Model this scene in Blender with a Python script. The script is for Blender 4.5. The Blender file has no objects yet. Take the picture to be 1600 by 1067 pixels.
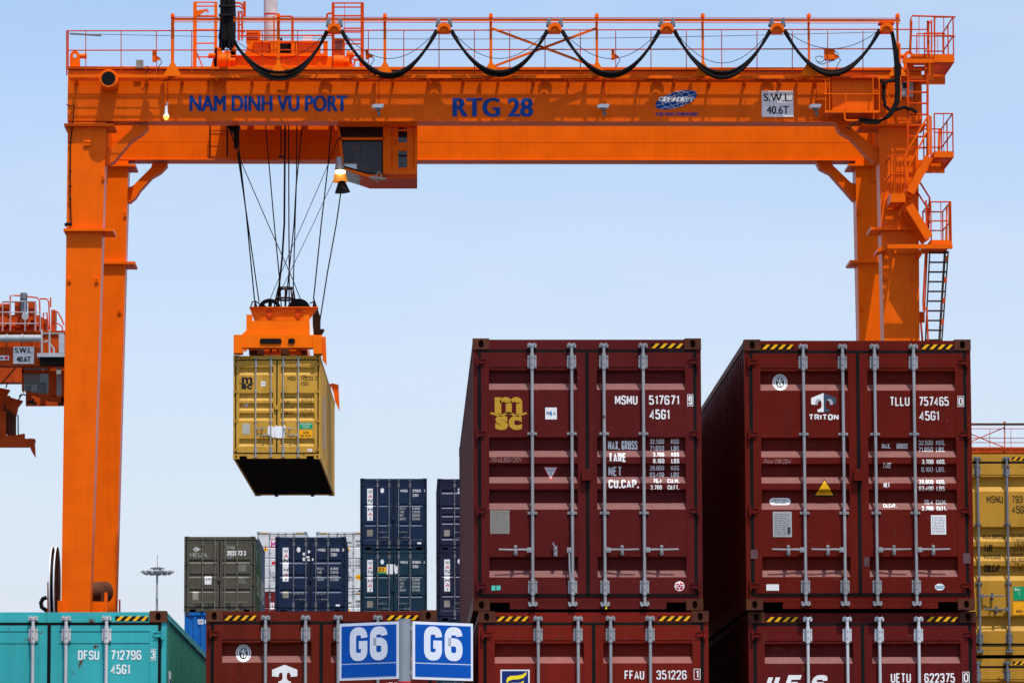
import bpy, bmesh, math, random
from mathutils import Vector, Matrix
random.seed(7)
SC = bpy.context.scene
COL = SC.collection
# ------------------------------------------------------------------ camera
F, PITCH, YAW, ROLL, CAMZ = 6740.7, 0.12072, 0.02438, -0.00299, 0.25
def ray(px, py):
    X, U = (px-800)/F, -(py-533.5)/F
    c, s = math.cos(ROLL), math.sin(ROLL)
    xr, up = c*X - s*U, s*X + c*U
    c, s = math.cos(PITCH), math.sin(PITCH)
    yf, z = c - s*up, s + c*up
    c, s = math.cos(YAW), math.sin(YAW)
    return Vector((c*xr + s*yf, -s*xr + c*yf, z))
def at(px, py, Y):
    r = ray(px, py)
    return Vector((r.x*Y/r.y, Y, CAMZ + r.z*Y/r.y))
cam = bpy.data.objects.new('camera', bpy.data.cameras.new('camera'))
COL.objects.link(cam)
fwd = ray(800, 533.5).normalized()
rgt = (ray(900, 533.5) - ray(700, 533.5)).normalized()
upv = rgt.cross(fwd).normalized()
M = Matrix((rgt, upv, -fwd)).transposed().to_4x4()
M.translation = Vector((0, 0, CAMZ))
cam.matrix_world = M
cam.data.sensor_width = 36
cam.data.lens = F/1600*36
cam.data.clip_start = 0.5
cam.data.clip_end = 6000
SC.camera = cam
SC.render.resolution_x, SC.render.resolution_y = 1024, 682
# ------------------------------------------------------------------ light
SUN = Vector((0.165, -0.385, 1.0)).normalized()
EL, AZ = math.asin(SUN.z), math.atan2(SUN.x, SUN.y)
W = bpy.data.worlds.new('World'); SC.world = W; W.use_nodes = True
nt = W.node_tree; nt.nodes.clear()
wo = nt.nodes.new('ShaderNodeOutputWorld'); bg = nt.nodes.new('ShaderNodeBackground')
sky = nt.nodes.new('ShaderNodeTexSky'); sky.sky_type = 'NISHITA'; sky.sun_disc = False
sky.sun_elevation = EL; sky.sun_rotation = AZ; sky.altitude = 0
sky.air_density = 1.0; sky.dust_density = 1.6; sky.ozone_density = 1.0
# thin high cloud veil, laid out by direction
tc = nt.nodes.new('ShaderNodeTexCoord'); mp = nt.nodes.new('ShaderNodeMapping')
mp.inputs['Scale'].default_value = (9, 9, 38)
nz = nt.nodes.new('ShaderNodeTexNoise'); nz.inputs['Scale'].default_value = 1.0; nz.inputs['Detail'].default_value = 5
rp = nt.nodes.new('ShaderNodeMapRange'); rp.inputs['From Min'].default_value = 0.42; rp.inputs['From Max'].default_value = 0.8
rp.inputs['To Max'].default_value = 0.30
mx = nt.nodes.new('ShaderNodeMix'); mx.data_type = 'RGBA'; mx.inputs[7].default_value = (5.1, 5.35, 6.0, 1)
# colour balance of the camera: the veil tint is a property of the sky light itself
tint = nt.nodes.new('ShaderNodeMix'); tint.data_type = 'RGBA'; tint.blend_type = 'MULTIPLY'; tint.inputs[0].default_value = 1
tint.inputs[7].default_value = (1.06, 1.10, 1.20, 1)
L = nt.links.new
L(tc.outputs['Generated'], mp.inputs['Vector']); L(mp.outputs[0], nz.inputs['Vector']); L(nz.outputs[0], rp.inputs[0])
L(sky.outputs[0], tint.inputs[6]); L(rp.outputs[0], mx.inputs[0])
# pale haze that thickens towards the horizon, by direction
sz = nt.nodes.new('ShaderNodeSeparateXYZ'); hz = nt.nodes.new('ShaderNodeMapRange'); hz.interpolation_type = 'SMOOTHSTEP'
hz.inputs[1].default_value = -.02; hz.inputs[2].default_value = .25; hz.inputs[3].default_value = .80; hz.inputs[4].default_value = 0
hm = nt.nodes.new('ShaderNodeMix'); hm.data_type = 'RGBA'; hm.inputs[7].default_value = (4.85, 5.05, 5.85, 1)
L(tc.outputs['Generated'], sz.inputs[0]); L(sz.outputs[2], hz.inputs[0]); L(hz.outputs[0], hm.inputs[0]); L(tint.outputs[2], hm.inputs[6]); L(hm.outputs[2], mx.inputs[6])
L(mx.outputs[2], bg.inputs[0]); L(bg.outputs[0], wo.inputs[0])
bg.inputs[1].default_value = 0.15
sl = bpy.data.lights.new('sun', 'SUN'); sl.energy = 4.2; sl.angle = math.radians(0.53); sl.color = (1, 0.95, 0.88)
so = bpy.data.objects.new('sun', sl); COL.objects.link(so)
so.rotation_euler = (-SUN).to_track_quat('-Z', 'Y').to_euler()
SC.view_settings.view_transform = 'Standard'; SC.view_settings.look = 'None'
SC.view_settings.exposure = 0.08; SC.view_settings.gamma = 1
# ------------------------------------------------------------------ materials
MATS = {}
def lin(c):
    return tuple(((v/255)/12.92 if v/255 < .04045 else ((v/255+.055)/1.055)**2.4) for v in c)
def paint(name, rgb, rough=.45, var=.12, rust=0.0, dust=0.0, metal=0.0, streak=.15, bump=.0, seam=0, spec=.07, rustcol=(.10,.035,.012), dustcol=(.46,.27,.24), scuff=0.0):
    if name in MATS: return MATS[name]
    m = bpy.data.materials.new(name); m.use_nodes = True; MATS[name] = m
    n = m.node_tree; N = n.nodes; p = N['Principled BSDF']; K = n.links.new
    p.inputs['Roughness'].default_value = rough; p.inputs['Metallic'].default_value = metal
    p.inputs['Specular IOR Level'].default_value = spec
    g = N.new('ShaderNodeNewGeometry')
    def noise(scale, detail, vec=None, dist=0):
        t = N.new('ShaderNodeTexNoise'); t.inputs['Scale'].default_value = scale
        t.inputs['Detail'].default_value = detail; t.inputs['Distortion'].default_value = dist
        K(vec or g.outputs['Position'], t.inputs['Vector']); return t.outputs[0]
    def rng(src, a, b, lo, hi):
        r = N.new('ShaderNodeMapRange'); r.inputs[1].default_value = a; r.inputs[2].default_value = b
        r.inputs[3].default_value = lo; r.inputs[4].default_value = hi; K(src, r.inputs[0]); return r.outputs[0]
    def mix(fac, a, b, bt='MIX'):
        x = N.new('ShaderNodeMix'); x.data_type = 'RGBA'; x.blend_type = bt
        if isinstance(fac, float): x.inputs[0].default_value = fac
        else: K(fac, x.inputs[0])
        for i, v in ((6, a), (7, b)):
            if isinstance(v, tuple): x.inputs[i].default_value = (*v[:3], 1)
            else: K(v, x.inputs[i])
        return x.outputs[2]
    c = mix(rng(noise(1.7, 4), .3, .7, 0, 1), tuple(v*(1-var) for v in rgb), tuple(min(1, v*(1+var)) for v in rgb))
    if streak:
        mp = N.new('ShaderNodeMapping'); mp.inputs['Scale'].default_value = (9, 9, .55); K(g.outputs['Position'], mp.inputs['Vector'])
        s = rng(noise(1.0, 5, mp.outputs[0]), .5, .78, 0, streak)
        c = mix(s, c, tuple(v*.35+.002 for v in rgb))
    if scuff:
        mk = rng(noise(2.3, 2), .48, .62, 0, 1); sc1 = rng(noise(26, 3, None, 2.2), .665, .70, 0, scuff)
        mm = N.new('ShaderNodeMath'); mm.operation = 'MULTIPLY'; K(mk, mm.inputs[0]); K(sc1, mm.inputs[1])
        c = mix(mm.outputs[0], c, tuple(min(.8, v*1.6+.07) for v in rgb))
        mp2 = N.new('ShaderNodeMapping'); mp2.inputs['Scale'].default_value = (22, 22, 1.1); K(g.outputs['Position'], mp2.inputs['Vector'])
        c = mix(rng(noise(1.0, 3, mp2.outputs[0]), .60, .74, 0, scuff*.55), c, tuple(v*.45+.010 for v in rgb))
    if rust:
        r1 = rng(noise(5.5, 6, None, .4), .70-rust*.28, .76-rust*.26, 0, 1)
        c = mix(r1, c, rustcol)
    if dust:  # upward faces turn paler: settled dust plus painted sky sheen
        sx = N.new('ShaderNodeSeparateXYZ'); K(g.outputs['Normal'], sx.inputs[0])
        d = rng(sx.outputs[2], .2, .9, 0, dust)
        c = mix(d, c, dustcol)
    K(c, p.inputs['Base Color'])
    K(rng(noise(14, 4), .3, .7, max(.05, rough-.08), min(1, rough+.12)), p.inputs['Roughness'])
    b = N.new('ShaderNodeBump'); b.inputs['Strength'].default_value = .25 if not bump else bump; b.inputs['Distance'].default_value = .012
    K(noise(3.5, 3), b.inputs['Height']); K(b.outputs[0], p.inputs['Normal'])
    return m
def emit(name, rgb, s):
    m = bpy.data.materials.new(name); m.use_nodes = True
    p = m.node_tree.nodes['Principled BSDF']; p.inputs['Base Color'].default_value = (*rgb, 1)
    p.inputs['Emission Color'].default_value = (*rgb, 1); p.inputs['Emission Strength'].default_value = s
    return m
def glassmat(name, rgb, a, rough=.04):
    m = bpy.data.materials.new(name); m.use_nodes = True; n = m.node_tree; N = n.nodes
    p = N['Principled BSDF']; p.inputs['Base Color'].default_value = (*rgb, 1); p.inputs['Roughness'].default_value = rough
    p.inputs['Alpha'].default_value = a
    return m
ORG = paint('crane_orange_paint', (.80, .116, .0006), rough=.33, var=.07, streak=.15, dust=.0, rust=.0, scuff=.18)
ORGL = paint('crane_orange_light', (.88, .15, .001), rough=.5, var=.06, streak=.1, dust=.0)
ORGR = paint('crane_red_orange', (.58, .055, .004), rough=.45, var=.1, streak=.2, rust=.08)
ORGD = paint('old_crane_orange', (.44, .056, .006), rough=.5, var=.2, streak=.35, rust=.12)
BLK = paint('black_rubber', (.009, .008, .008), rough=.5, var=.3, streak=0, dust=.02)
GASK = paint('door_gasket_rubber', (.007, .008, .008), rough=.8, var=.3, streak=0, dust=.04)
GALV = paint('galvanised_steel', (.33, .335, .34), rough=.4, var=.15, streak=.25, rust=.06, metal=.35)
GREY = paint('grey_painted_steel', (.36, .38, .40), rough=.5, var=.12, streak=.2)
WHT = paint('white_paint', (.78, .78, .78), rough=.5, var=.05, streak=.06)
LETW = paint('white_lettering', (.80, .80, .79), rough=.55, var=.06, streak=.05)
LETD = paint('black_lettering', (.02, .02, .02), rough=.5, var=.1, streak=0)
LETB = paint('blue_lettering', (.006, .058, .28), rough=.5, var=.08, streak=.05)
LETG = paint('gold_lettering', (.50, .28, .03), rough=.5, var=.06, streak=.05)
LETF = paint('faded_lettering', (.33, .19, .18), rough=.6, var=.3, streak=.3)
YEL = paint('warning_yellow', (.85, .42, .01), rough=.5, var=.08, streak=.15)
SGRN = paint('green_sticker', (.01, .30, .12), rough=.4, var=.05, streak=0)
SORG = paint('orange_sticker', (.9, .38, .01), rough=.4, var=.05, streak=0)
SRED = paint('red_sticker', (.60, .02, .03), rough=.4, var=.05, streak=0)
PLATE = paint('data_plate_metal', (.30, .27, .22), rough=.45, var=.25, streak=.3, metal=.3)
TEALS = paint('teal_sticker', (.08, .55, .45), rough=.4, var=.05, streak=0)
DARK = paint('dark_interior', (.008, .007, .007), rough=.8, var=.2, streak=0)
RUSTY = paint('rusty_brown_steel', (.10, .035, .018), rough=.7, var=.35, streak=.3, rust=.25)
RUST2 = paint('rusty_brown_dark', (.085, .027, .015), rough=.7, var=.35, streak=.3, rust=.3)
# ------------------------------------------------------------------ mesh builder
LOC = {}
class MB:
    def __init__(s): s.v = []; s.f = []; s.mi = []; s.m = 0
    def add(s, vs, fs):
        o = len(s.v); s.v += [Vector(v) for v in vs]
        for f in fs: s.f.append([i+o for i in f]); s.mi.append(s.m)
        return s
    def box(s, x0, x1, y0, y1, z0, z1):
        if x0 > x1: x0, x1 = x1, x0
        if y0 > y1: y0, y1 = y1, y0
        if z0 > z1: z0, z1 = z1, z0
        return s.add([(x0,y0,z0),(x1,y0,z0),(x1,y1,z0),(x0,y1,z0),(x0,y0,z1),(x1,y0,z1),(x1,y1,z1),(x0,y1,z1)],
            [(0,3,2,1),(4,5,6,7),(0,1,5,4),(1,2,6,5),(2,3,7,6),(3,0,4,7)])
    def pbox(s, a, b, c, d, Y, dep=.1):           # front rectangle seen at pixels (a,b)-(c,d) on plane Y
        p = at(a, b, Y); q = at(c, d, Y)
        return s.box(p.x, q.x, Y, Y+dep, p.z, q.z)
    def prism(s, pts, Y, dep):                     # outline on plane Y, extruded by dep
        P = [at(a, b, Y) for a, b in pts]; return s.ext(P, dep)
    def ext(s, P, dep):
        n = len(P); Q = [Vector((p.x, p.y+dep, p.z)) for p in P]
        return s.add(list(P)+Q, [tuple(range(n)), tuple(range(2*n-1, n-1, -1))] + [(i, i+n, (i+1) % n+n, (i+1) % n) for i in range(n)])
    def tube(s, pts, r, seg=6, r2=None, caps=True):
        pts = [Vector(p) for p in pts]; n = len(pts); o = len(s.v); r2 = r if r2 is None else r2
        pv = None
        for i, p in enumerate(pts):
            t = (pts[min(i+1, n-1)] - pts[max(i-1, 0)]).normalized()
            u = pv if pv is not None else (Vector((0,0,1)) if abs(t.z) < .9 else Vector((1,0,0)))
            u = (u - t*u.dot(t)).normalized(); pv = u; w = t.cross(u)
            rr = r + (r2-r)*i/max(1, n-1)
            for k in range(seg):
                a = 2*math.pi*k/seg + (math.pi/4 if seg == 4 else 0); s.v.append(p + (u*math.cos(a)+w*math.sin(a))*rr)
        for i in range(n-1):
            for k in range(seg):
                s.f.append([o+i*seg+k, o+i*seg+(k+1) % seg, o+(i+1)*seg+(k+1) % seg, o+(i+1)*seg+k]); s.mi.append(s.m)
        if caps:
            s.f.append([o+k for k in range(seg)][::-1]); s.f.append([o+(n-1)*seg+k for k in range(seg)]); s.mi += [s.m]*2
        return s
    def ptube(s, pts, r, Y, seg=6):               # Y one depth or one per point
        return s.tube([at(a, b, Y if not isinstance(Y, (list, tuple)) else Y[i]) for i, (a, b) in enumerate(pts)], r, seg)
    def disc(s, c, r, axis, th, seg=20, r2=None):
        c = Vector(c); a = Vector(axis).normalized()
        return s.tube([c - a*th/2, c + a*th/2], r, seg, r2)
    def flat(s, P, y=None):
        return s.add(P, [tuple(range(len(P)))])
    def ell(s, cx, cz, rx, rz, y, seg=28, rot=0):
        c, n = math.cos(rot), math.sin(rot)
        return s.flat([(cx + rx*math.cos(t)*c - rz*math.sin(t)*n, y, cz + rx*math.cos(t)*n + rz*math.sin(t)*c) for t in [2*math.pi*k/seg for k in range(seg)]])
    def mesh(s, name, mats, off=(0,0,0), smooth=True, recalc=True):
        off = Vector(off); me = bpy.data.meshes.new(name)
        me.from_pydata([tuple(v-off) for v in s.v], [], s.f)
        if not isinstance(mats, (list, tuple)): mats = [mats]
        for m in mats: me.materials.append(m)
        me.polygons.foreach_set('material_index', s.mi)
        if recalc:
            b = bmesh.new(); b.from_mesh(me); bmesh.ops.recalc_face_normals(b, faces=b.faces); b.to_mesh(me); b.free()
        if smooth:
            me.shade_smooth(); me.set_sharp_from_angle(angle=math.radians(35))
        me.update(); return me
    def build(s, name, mats, parent=None, label=None, **k):
        base = LOC.get(parent.name, Vector()) if parent else Vector()
        o = bpy.data.objects.new(name, s.mesh(name, mats, base, **k)); COL.objects.link(o)
        if parent: o.parent = parent; LOC[o.name] = base
        if label: o['label'] = label
        return o
def thing(name, loc, label, cat, group=None, rotz=0):
    o = bpy.data.objects.new(name, None); COL.objects.link(o); o.empty_display_size = .3
    o.location = loc; o.rotation_euler = (0, 0, rotz); LOC[o.name] = Vector(loc)
    o['label'] = label; o['category'] = cat
    if group: o['group'] = group
    return o
CACHE = {}
def part(name, key, fn, mats, parent, loc=(0,0,0), label=None, world=False):
    mats = mats if isinstance(mats, (list, tuple)) else [mats]
    k = (key,) + tuple(m.name for m in mats)
    if k not in CACHE:
        mb = MB(); fn(mb); CACHE[k] = mb.mesh(name, mats)
    o = bpy.data.objects.new(name, CACHE[k]); COL.objects.link(o); o.parent = parent; o.location = loc
    if label: o['label'] = label
    return o
# ------------------------------------------------------------------ lettering
TC = {}
def glyphs(s, bold=0.0, shear=0.0, spacing=1.0):
    k = (s, bold, shear, spacing)
    if k in TC: return TC[k]
    c = bpy.data.curves.new('t', 'FONT'); c.body = s; c.offset = bold; c.shear = shear; c.space_character = spacing; c.resolution_u = 4
    o = bpy.data.objects.new('t', c); COL.objects.link(o); bpy.context.view_layer.update()
    me = bpy.data.meshes.new_from_object(o.evaluated_get(bpy.context.evaluated_depsgraph_get()))
    vs = [(v.co.x, v.co.y) for v in me.vertices]; fs = [tuple(p.vertices) for p in me.polygons]
    bpy.data.objects.remove(o); bpy.data.curves.remove(c); bpy.data.meshes.remove(me)
    x0 = min(v[0] for v in vs); x1 = max(v[0] for v in vs); y0 = min(v[1] for v in vs); y1 = max(v[1] for v in vs)
    TC[k] = ([((x-x0)/(x1-x0), (y-y0)/(y1-y0)) for x, y in vs], fs); return TC[k]
R_ = 1
GL = {
'0': (.52, [(1, [(0,0,1),(1,0,1),(1,1,1),(0,1,1)])]), '1': (.2, [(0, [(0,.80,0),(1,1,0),(1,0,0)])]),
'2': (.5, [(0, [(0,.74,0),(0,1,1),(1,1,1),(1,.60,1),(0,0,0),(1,0,0)])]),
'3': (.5, [(0, [(0,.78,0),(0,1,1),(1,1,1),(1,.53,1),(.35,.53,0)]), (0, [(.35,.53,0),(1,.53,1),(1,0,1),(0,0,1),(0,.22,0)])]),
'4': (.52, [(0, [(.74,0,0),(.74,1,0),(0,.27,0),(1,.27,0)])]), '5': (.5, [(0, [(.95,1,0),(.06,1,0),(.06,.60,0),(1,.60,1),(1,0,1),(0,0,1),(0,.22,0)])]),
'6': (.5, [(0, [(.98,.80,0),(.98,1,1),(0,1,1),(0,0,1),(1,0,1),(1,.57,1),(.02,.57,0)])]),
'7': (.48, [(0, [(0,1,0),(1,1,0),(.36,0,0)])]), '8': (.5, [(1, [(0,.53,1),(1,.53,1),(1,1,1),(0,1,1)]), (1, [(0,0,1),(1,0,1),(1,.53,1),(0,.53,1)])]),
'9': (.5, [(0, [(.02,.20,0),(.02,0,1),(1,0,1),(1,1,1),(0,1,1),(0,.43,1),(.98,.43,0)])]),
'A': (.56, [(0, [(0,0,0),(.5,1,0),(1,0,0)]), (0, [(.17,.27,0),(.83,.27,0)])]), 'B': (.5, [(1, [(0,0,0),(1,0,1),(1,.53,1),(0,.53,0)]), (1, [(0,.53,0),(.94,.53,1),(.94,1,1),(0,1,0)])]),
'C': (.5, [(0, [(1,.74,0),(1,1,1),(0,1,1),(0,0,1),(1,0,1),(1,.26,0)])]), 'D': (.5, [(1, [(0,0,0),(1,0,1),(1,1,1),(0,1,0)])]),
'E': (.44, [(0, [(1,1,0),(0,1,0),(0,0,0),(1,0,0)]), (0, [(0,.53,0),(.86,.53,0)])]), 'F': (.44, [(0, [(1,1,0),(0,1,0),(0,0,0)]), (0, [(0,.50,0),(.86,.50,0)])]),
'G': (.5, [(0, [(1,.74,0),(1,1,1),(0,1,1),(0,0,1),(1,0,1),(1,.46,0),(.52,.46,0)])]), 'H': (.5, [(0, [(0,0,0),(0,1,0)]), (0, [(1,0,0),(1,1,0)]), (0, [(0,.52,0),(1,.52,0)])]),
'I': (0, [(0, [(0,0,0),(0,1,0)])]), 'K': (.5, [(0, [(0,0,0),(0,1,0)]), (0, [(1,1,0),(.05,.42,0)]), (0, [(.34,.58,0),(1,0,0)])]), 'L': (.42, [(0, [(0,1,0),(0,0,0),(1,0,0)])]),
'M': (.64, [(0, [(0,0,0),(0,1,0)]), (0, [(.03,1,0),(.5,.25,0),(.97,1,0)]), (0, [(1,1,0),(1,0,0)])]), 'N': (.52, [(0, [(0,0,0),(0,1,0)]), (0, [(.02,1,0),(.98,0,0)]), (0, [(1,0,0),(1,1,0)])]),
'O': (.5, [(1, [(0,0,1),(1,0,1),(1,1,1),(0,1,1)])]), 'P': (.5, [(0, [(0,0,0),(0,1,0),(1,1,1),(1,.44,1),(0,.44,0)])]), 'R': (.5, [(0, [(0,0,0),(0,1,0),(1,1,1),(1,.46,1),(0,.46,0)]), (0, [(.45,.46,0),(1,0,0)])]),
'S': (.5, [(0, [(1,.76,0),(1,1,1),(0,1,1),(0,.52,1),(1,.52,1),(1,0,1),(0,0,1),(0,.24,0)])]), 'T': (.5, [(0, [(0,1,0),(1,1,0)]), (0, [(.5,1,0),(.5,0,0)])]),
'U': (.5, [(0, [(0,1,0),(0,0,1),(1,0,1),(1,1,0)])]), 'V': (.56, [(0, [(0,1,0),(.5,0,0),(1,1,0)])]), 'W': (.8, [(0, [(0,1,0),(.25,0,0),(.5,.8,0),(.75,0,0),(1,1,0)])]),
'X': (.52, [(0, [(0,0,0),(1,1,0)]), (0, [(0,1,0),(1,0,0)])]), 'Y': (.54, [(0, [(0,1,0),(.5,.45,0),(1,1,0)]), (0, [(.5,.45,0),(.5,0,0)])]), 'Z': (.48, [(0, [(0,1,0),(1,1,0),(0,0,0),(1,0,0)])]),
'.': (0, []), '/': (.4, [(0, [(0,0,0),(1,1,0)])]), ' ': (.30, None)}
def stroke_text(mb, s, x0, z0, x1, z1, y, bold=0.0, shear=0.0):
    H, W_ = z1-z0, x1-x0; t = H*(.125+bold*1.9); n = sum(1 for c in s if c != ' '); gap = .115
    unit = sum(GL[c][0] for c in s) + gap*(len(s)-1)
    if n*t > W_*.52: t = W_*.52/n
    f = (W_-n*t)/max(unit, .05)
    if unit < .25: f = min(f, H*.9); 
    x = x0 + (W_ - (n*t+unit*f))/2; layer = 0
    for c in s:
        w, st = GL[c]; w *= f
        if st is None: x += w + gap*f; continue
        if c == '.': mb.add([(x, y, z0), (x+t, y, z0), (x+t, y, z0+t), (x, y, z0+t)], [(0,1,2,3)]); x += t + gap*f; continue
        cx, cz, ww, hh = x+t/2, z0+t/2, w, H-t
        for closed, P in st:
            Q = [(cx+a*ww, cz+b*hh, r) for a, b, r in P]; R = min(ww*.5, hh*.26)*.98; out = []; N = len(Q)
            for i, (a, b, r) in enumerate(Q):
                if not r or (not closed and i in (0, N-1)): out.append((a, b)); continue
                p, q = Q[i-1], Q[(i+1) % N]
                d1 = (p[0]-a, p[1]-b); d2 = (q[0]-a, q[1]-b); l1 = math.hypot(*d1) or 1e-9; l2 = math.hypot(*d2) or 1e-9
                rr = min(R, l1*.5 if p[2] else l1*.98, l2*.5 if q[2] else l2*.98)
                A = (a+d1[0]/l1*rr, b+d1[1]/l1*rr); B = (a+d2[0]/l2*rr, b+d2[1]/l2*rr)
                for k in range(6):
                    u = k/5; m0 = (A[0]*(1-u)+a*u, A[1]*(1-u)+b*u); m1 = (a*(1-u)+B[0]*u, b*(1-u)+B[1]*u)
                    out.append((m0[0]*(1-u)+m1[0]*u, m0[1]*(1-u)+m1[1]*u))
            pts = [out[0]]
            for p in out[1:]:
                if math.hypot(p[0]-pts[-1][0], p[1]-pts[-1][1]) > H*.004: pts.append(p)
            if closed and math.hypot(pts[0][0]-pts[-1][0], pts[0][1]-pts[-1][1]) < H*.004: pts.pop()
            M_ = len(pts); vs = []
            for i, p in enumerate(pts):
                a = pts[i-1] if (i > 0 or closed) else None; b = pts[(i+1) % M_] if (i < M_-1 or closed) else None
                def nrm(u, v):
                    dx, dy = v[0]-u[0], v[1]-u[1]; l = math.hypot(dx, dy) or 1e-9; return (-dy/l, dx/l)
                if a is None: n_ = nrm(p, b); sc_ = 1
                elif b is None: n_ = nrm(a, p); sc_ = 1
                else:
                    n1, n2 = nrm(a, p), nrm(p, b); mx_, my_ = n1[0]+n2[0], n1[1]+n2[1]; l = math.hypot(mx_, my_) or 1e-6
                    n_ = (mx_/l, my_/l); sc_ = min(1.9, 1/max(.3, n_[0]*n1[0]+n_[1]*n1[1]))
                h_ = t/2*sc_
                for sg in (1, -1):
                    X_, Z_ = p[0]+n_[0]*h_*sg, p[1]+n_[1]*h_*sg
                    Z_ = min(max(Z_, z0), z1); vs.append((X_+shear*(Z_-z0), y-layer*.0008, Z_))
            k_ = M_ if closed else M_-1
            mb.add(vs, [(2*i, 2*i+1, (2*i+3) % (2*M_), (2*i+2) % (2*M_)) for i in range(k_)]); layer = (layer+1) % 3
        x += w + t + gap*f
def put_text(mb, s, x0, z0, x1, z1, y, bold=.0, shear=0, spacing=1.0, vert=False):
    if all(c in GL for c in s): return stroke_text(mb, s, x0, z0, x1, z1, y, bold, shear)
    vs, fs = glyphs(s, bold, shear, spacing)
    mb.add([(x0+(x1-x0)*a, y, z0+(z1-z0)*b) for a, b in vs], fs)
def ptext(mb, s, a, b, c, d, Y, **k):
    p = at(a, d, Y); q = at(c, b, Y); put_text(mb, s, p.x, p.z, q.x, q.z, Y, **k)

def sans(mb, s, a, b, c, d, Y, w=.012):      # wide bold sans line drawn as three shifted layers
    p = at(a, d, Y); q = at(c, b, Y); vs, fs = glyphs(s, .0); H = q.z-p.z; e = H*w*2
    for k, o in enumerate((-1, -.5, 0, .5, 1)): mb.add([(p.x+e+(q.x-p.x-2*e)*x+o*e, Y-.0012*k, p.z+H*z) for x, z in vs], fs)
UND = paint('underframe_shade', (.014, .010, .007), rough=.8, var=.4, streak=.3, rust=.1)  # near-black colour stands in for the shade under the container floor
# ------------------------------------------------------------------ shipping containers
CW = 2.438
HC = [(.337,.549),(1.055,1.267),(1.335,1.545),(1.612,1.826),(2.328,2.545)]       # pressed grooves, metres below the top
PROF = {                                                                         # height, grooves, depth
 'high': (2.896, HC, .056),
 'plain': (2.896, [(.335,.345),(.765,.885),(1.45,1.57),(2.1,2.22),(2.57,2.58)], .03),
 'low2': (2.591, [(.93,1.03),(1.64,1.74),(2.20,2.24)], .03),
 'low3': (2.591, [(.79,.93),(1.28,1.42),(1.80,1.93)], .035),
 'low5': (2.591, [(.40,.56),(.98,1.09),(1.28,1.40),(1.55,1.67),(2.1,2.24)], .04),
 'reefer': (2.896, [(.70,.80),(1.25,1.33),(1.62,1.70),(2.2,2.28)], .03),
}
def prof_pts(kind):
    H, gr, dp = PROF[kind]; P = [(H-.135, .006)]
    for a, b in gr:
        w = b-a; l = min(.075, w*.34); u = min(.028, w*.16)
        P += [(H-a, .006), (H-a-u, .006+dp), (H-b+l, .006+dp), (H-b, .006)]
    P.append((.165, .006)); return P
def surf(kind, z, x=.5):
    P = prof_pts(kind); w = CW/2; H = P[0][0]+.135
    if abs(x) >= w-.165-1e-4 or abs(x) <= .098+1e-4 or z <= (.282 if H > 2.8 else .222)+1e-4 or z >= H-(.300 if H > 2.8 else .205)-1e-4: return 0.0
    for (z0, y0), (z1, y1) in zip(P, P[1:]):
        if z1 <= z <= z0 and z0 > z1: return y0 + (y1-y0)*(z0-z)/(z0-z1)
    return .006
RODX = [-.587, -.165, .178, .597]
def casting_mesh(mb):
    # front face plate with an oval hand hole, then the block behind it; origin at front bottom centre
    w, h, d = .089, .118, .162
    n = 24; hole = []
    for k in range(n):
        a = 2*math.pi*k/n; hole.append((.028*math.cos(a), .059 + .036*math.sin(a) + (.006 if math.sin(a) > 0 else -.006)))
    out = []
    for k in range(n):
        a = 2*math.pi*k/n; c, s = math.cos(a), math.sin(a); m = 1/max(abs(c)/w, abs(s)/.059)
        out.append((c*m, .059+s*m))
    for k, (x, z) in enumerate(out):               # snap nearest to the corners
        for cx in (-w, w):
            for cz in (0, h):
                if abs(x-cx)+abs(z-cz) < .022: out[k] = (cx, cz)
    vs = [(x, 0, z) for x, z in out] + [(x, 0, z) for x, z in hole] + [(x, .09, z) for x, z in hole] + [(x, d, z) for x, z in out]
    fs = []
    for k in range(n):
        j = (k+1) % n
        fs += [(k, j, n+j, n+k), (n+k, n+j, 2*n+j, 2*n+k), (k, 3*n+k, 3*n+j, j)]
    fs += [tuple(range(2*n, 3*n)), tuple(range(3*n, 4*n))]
    mb.add(vs, fs)
def frame_fn(H, Lc, plain):
    def fn(mb):
        w = CW/2
        for s in (-1, 1):
            for y0, y1 in ((.012, .15), (Lc-.15, Lc-.012)):
                mb.box(s*(w-.003), s*(w-.055), y0, y1, .118, H-.118)
            mb.box(s*(w-.003), s*(w-.06), .162, Lc-.162, H-.075, H-.008)        # top side rail
            mb.box(s*(w-.003), s*(w-.045), .162, Lc-.162, .012, .165)            # bottom side rail
        mb.box(-w+.178, w-.178, .010, .09, H-.118, H-.012)                       # header
        mb.box(-w+.05, w-.05, .03, .10, H-.135, H-.118)
        mb.box(-w+.055, w-.055, .012, .10, .085, .148)                           # sill, cut out beside the castings
        mb.box(-w+.39, w-.39, .0135, .10, .014, .0845)
        mb.box(-w+.178, w-.178, Lc-.10, Lc-.01, H-.118, H-.012)
        mb.box(-w+.178, w-.178, Lc-.10, Lc-.01, .02, .148)
    return fn
def under_fn(Lc):
    def fn(mb):
        w = CW/2
        for k in range(int((Lc-.6)/.33)):                                        # floor cross members
            y = .45 + k*.33; mb.box(-w+.046, w-.046, y, y+.045, .03, .158)
        mb.box(-.60, -.50, Lc-.9, Lc-.11, -.03, .15); mb.box(.50, .60, Lc-.9, Lc-.11, -.03, .15)
    return fn
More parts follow.
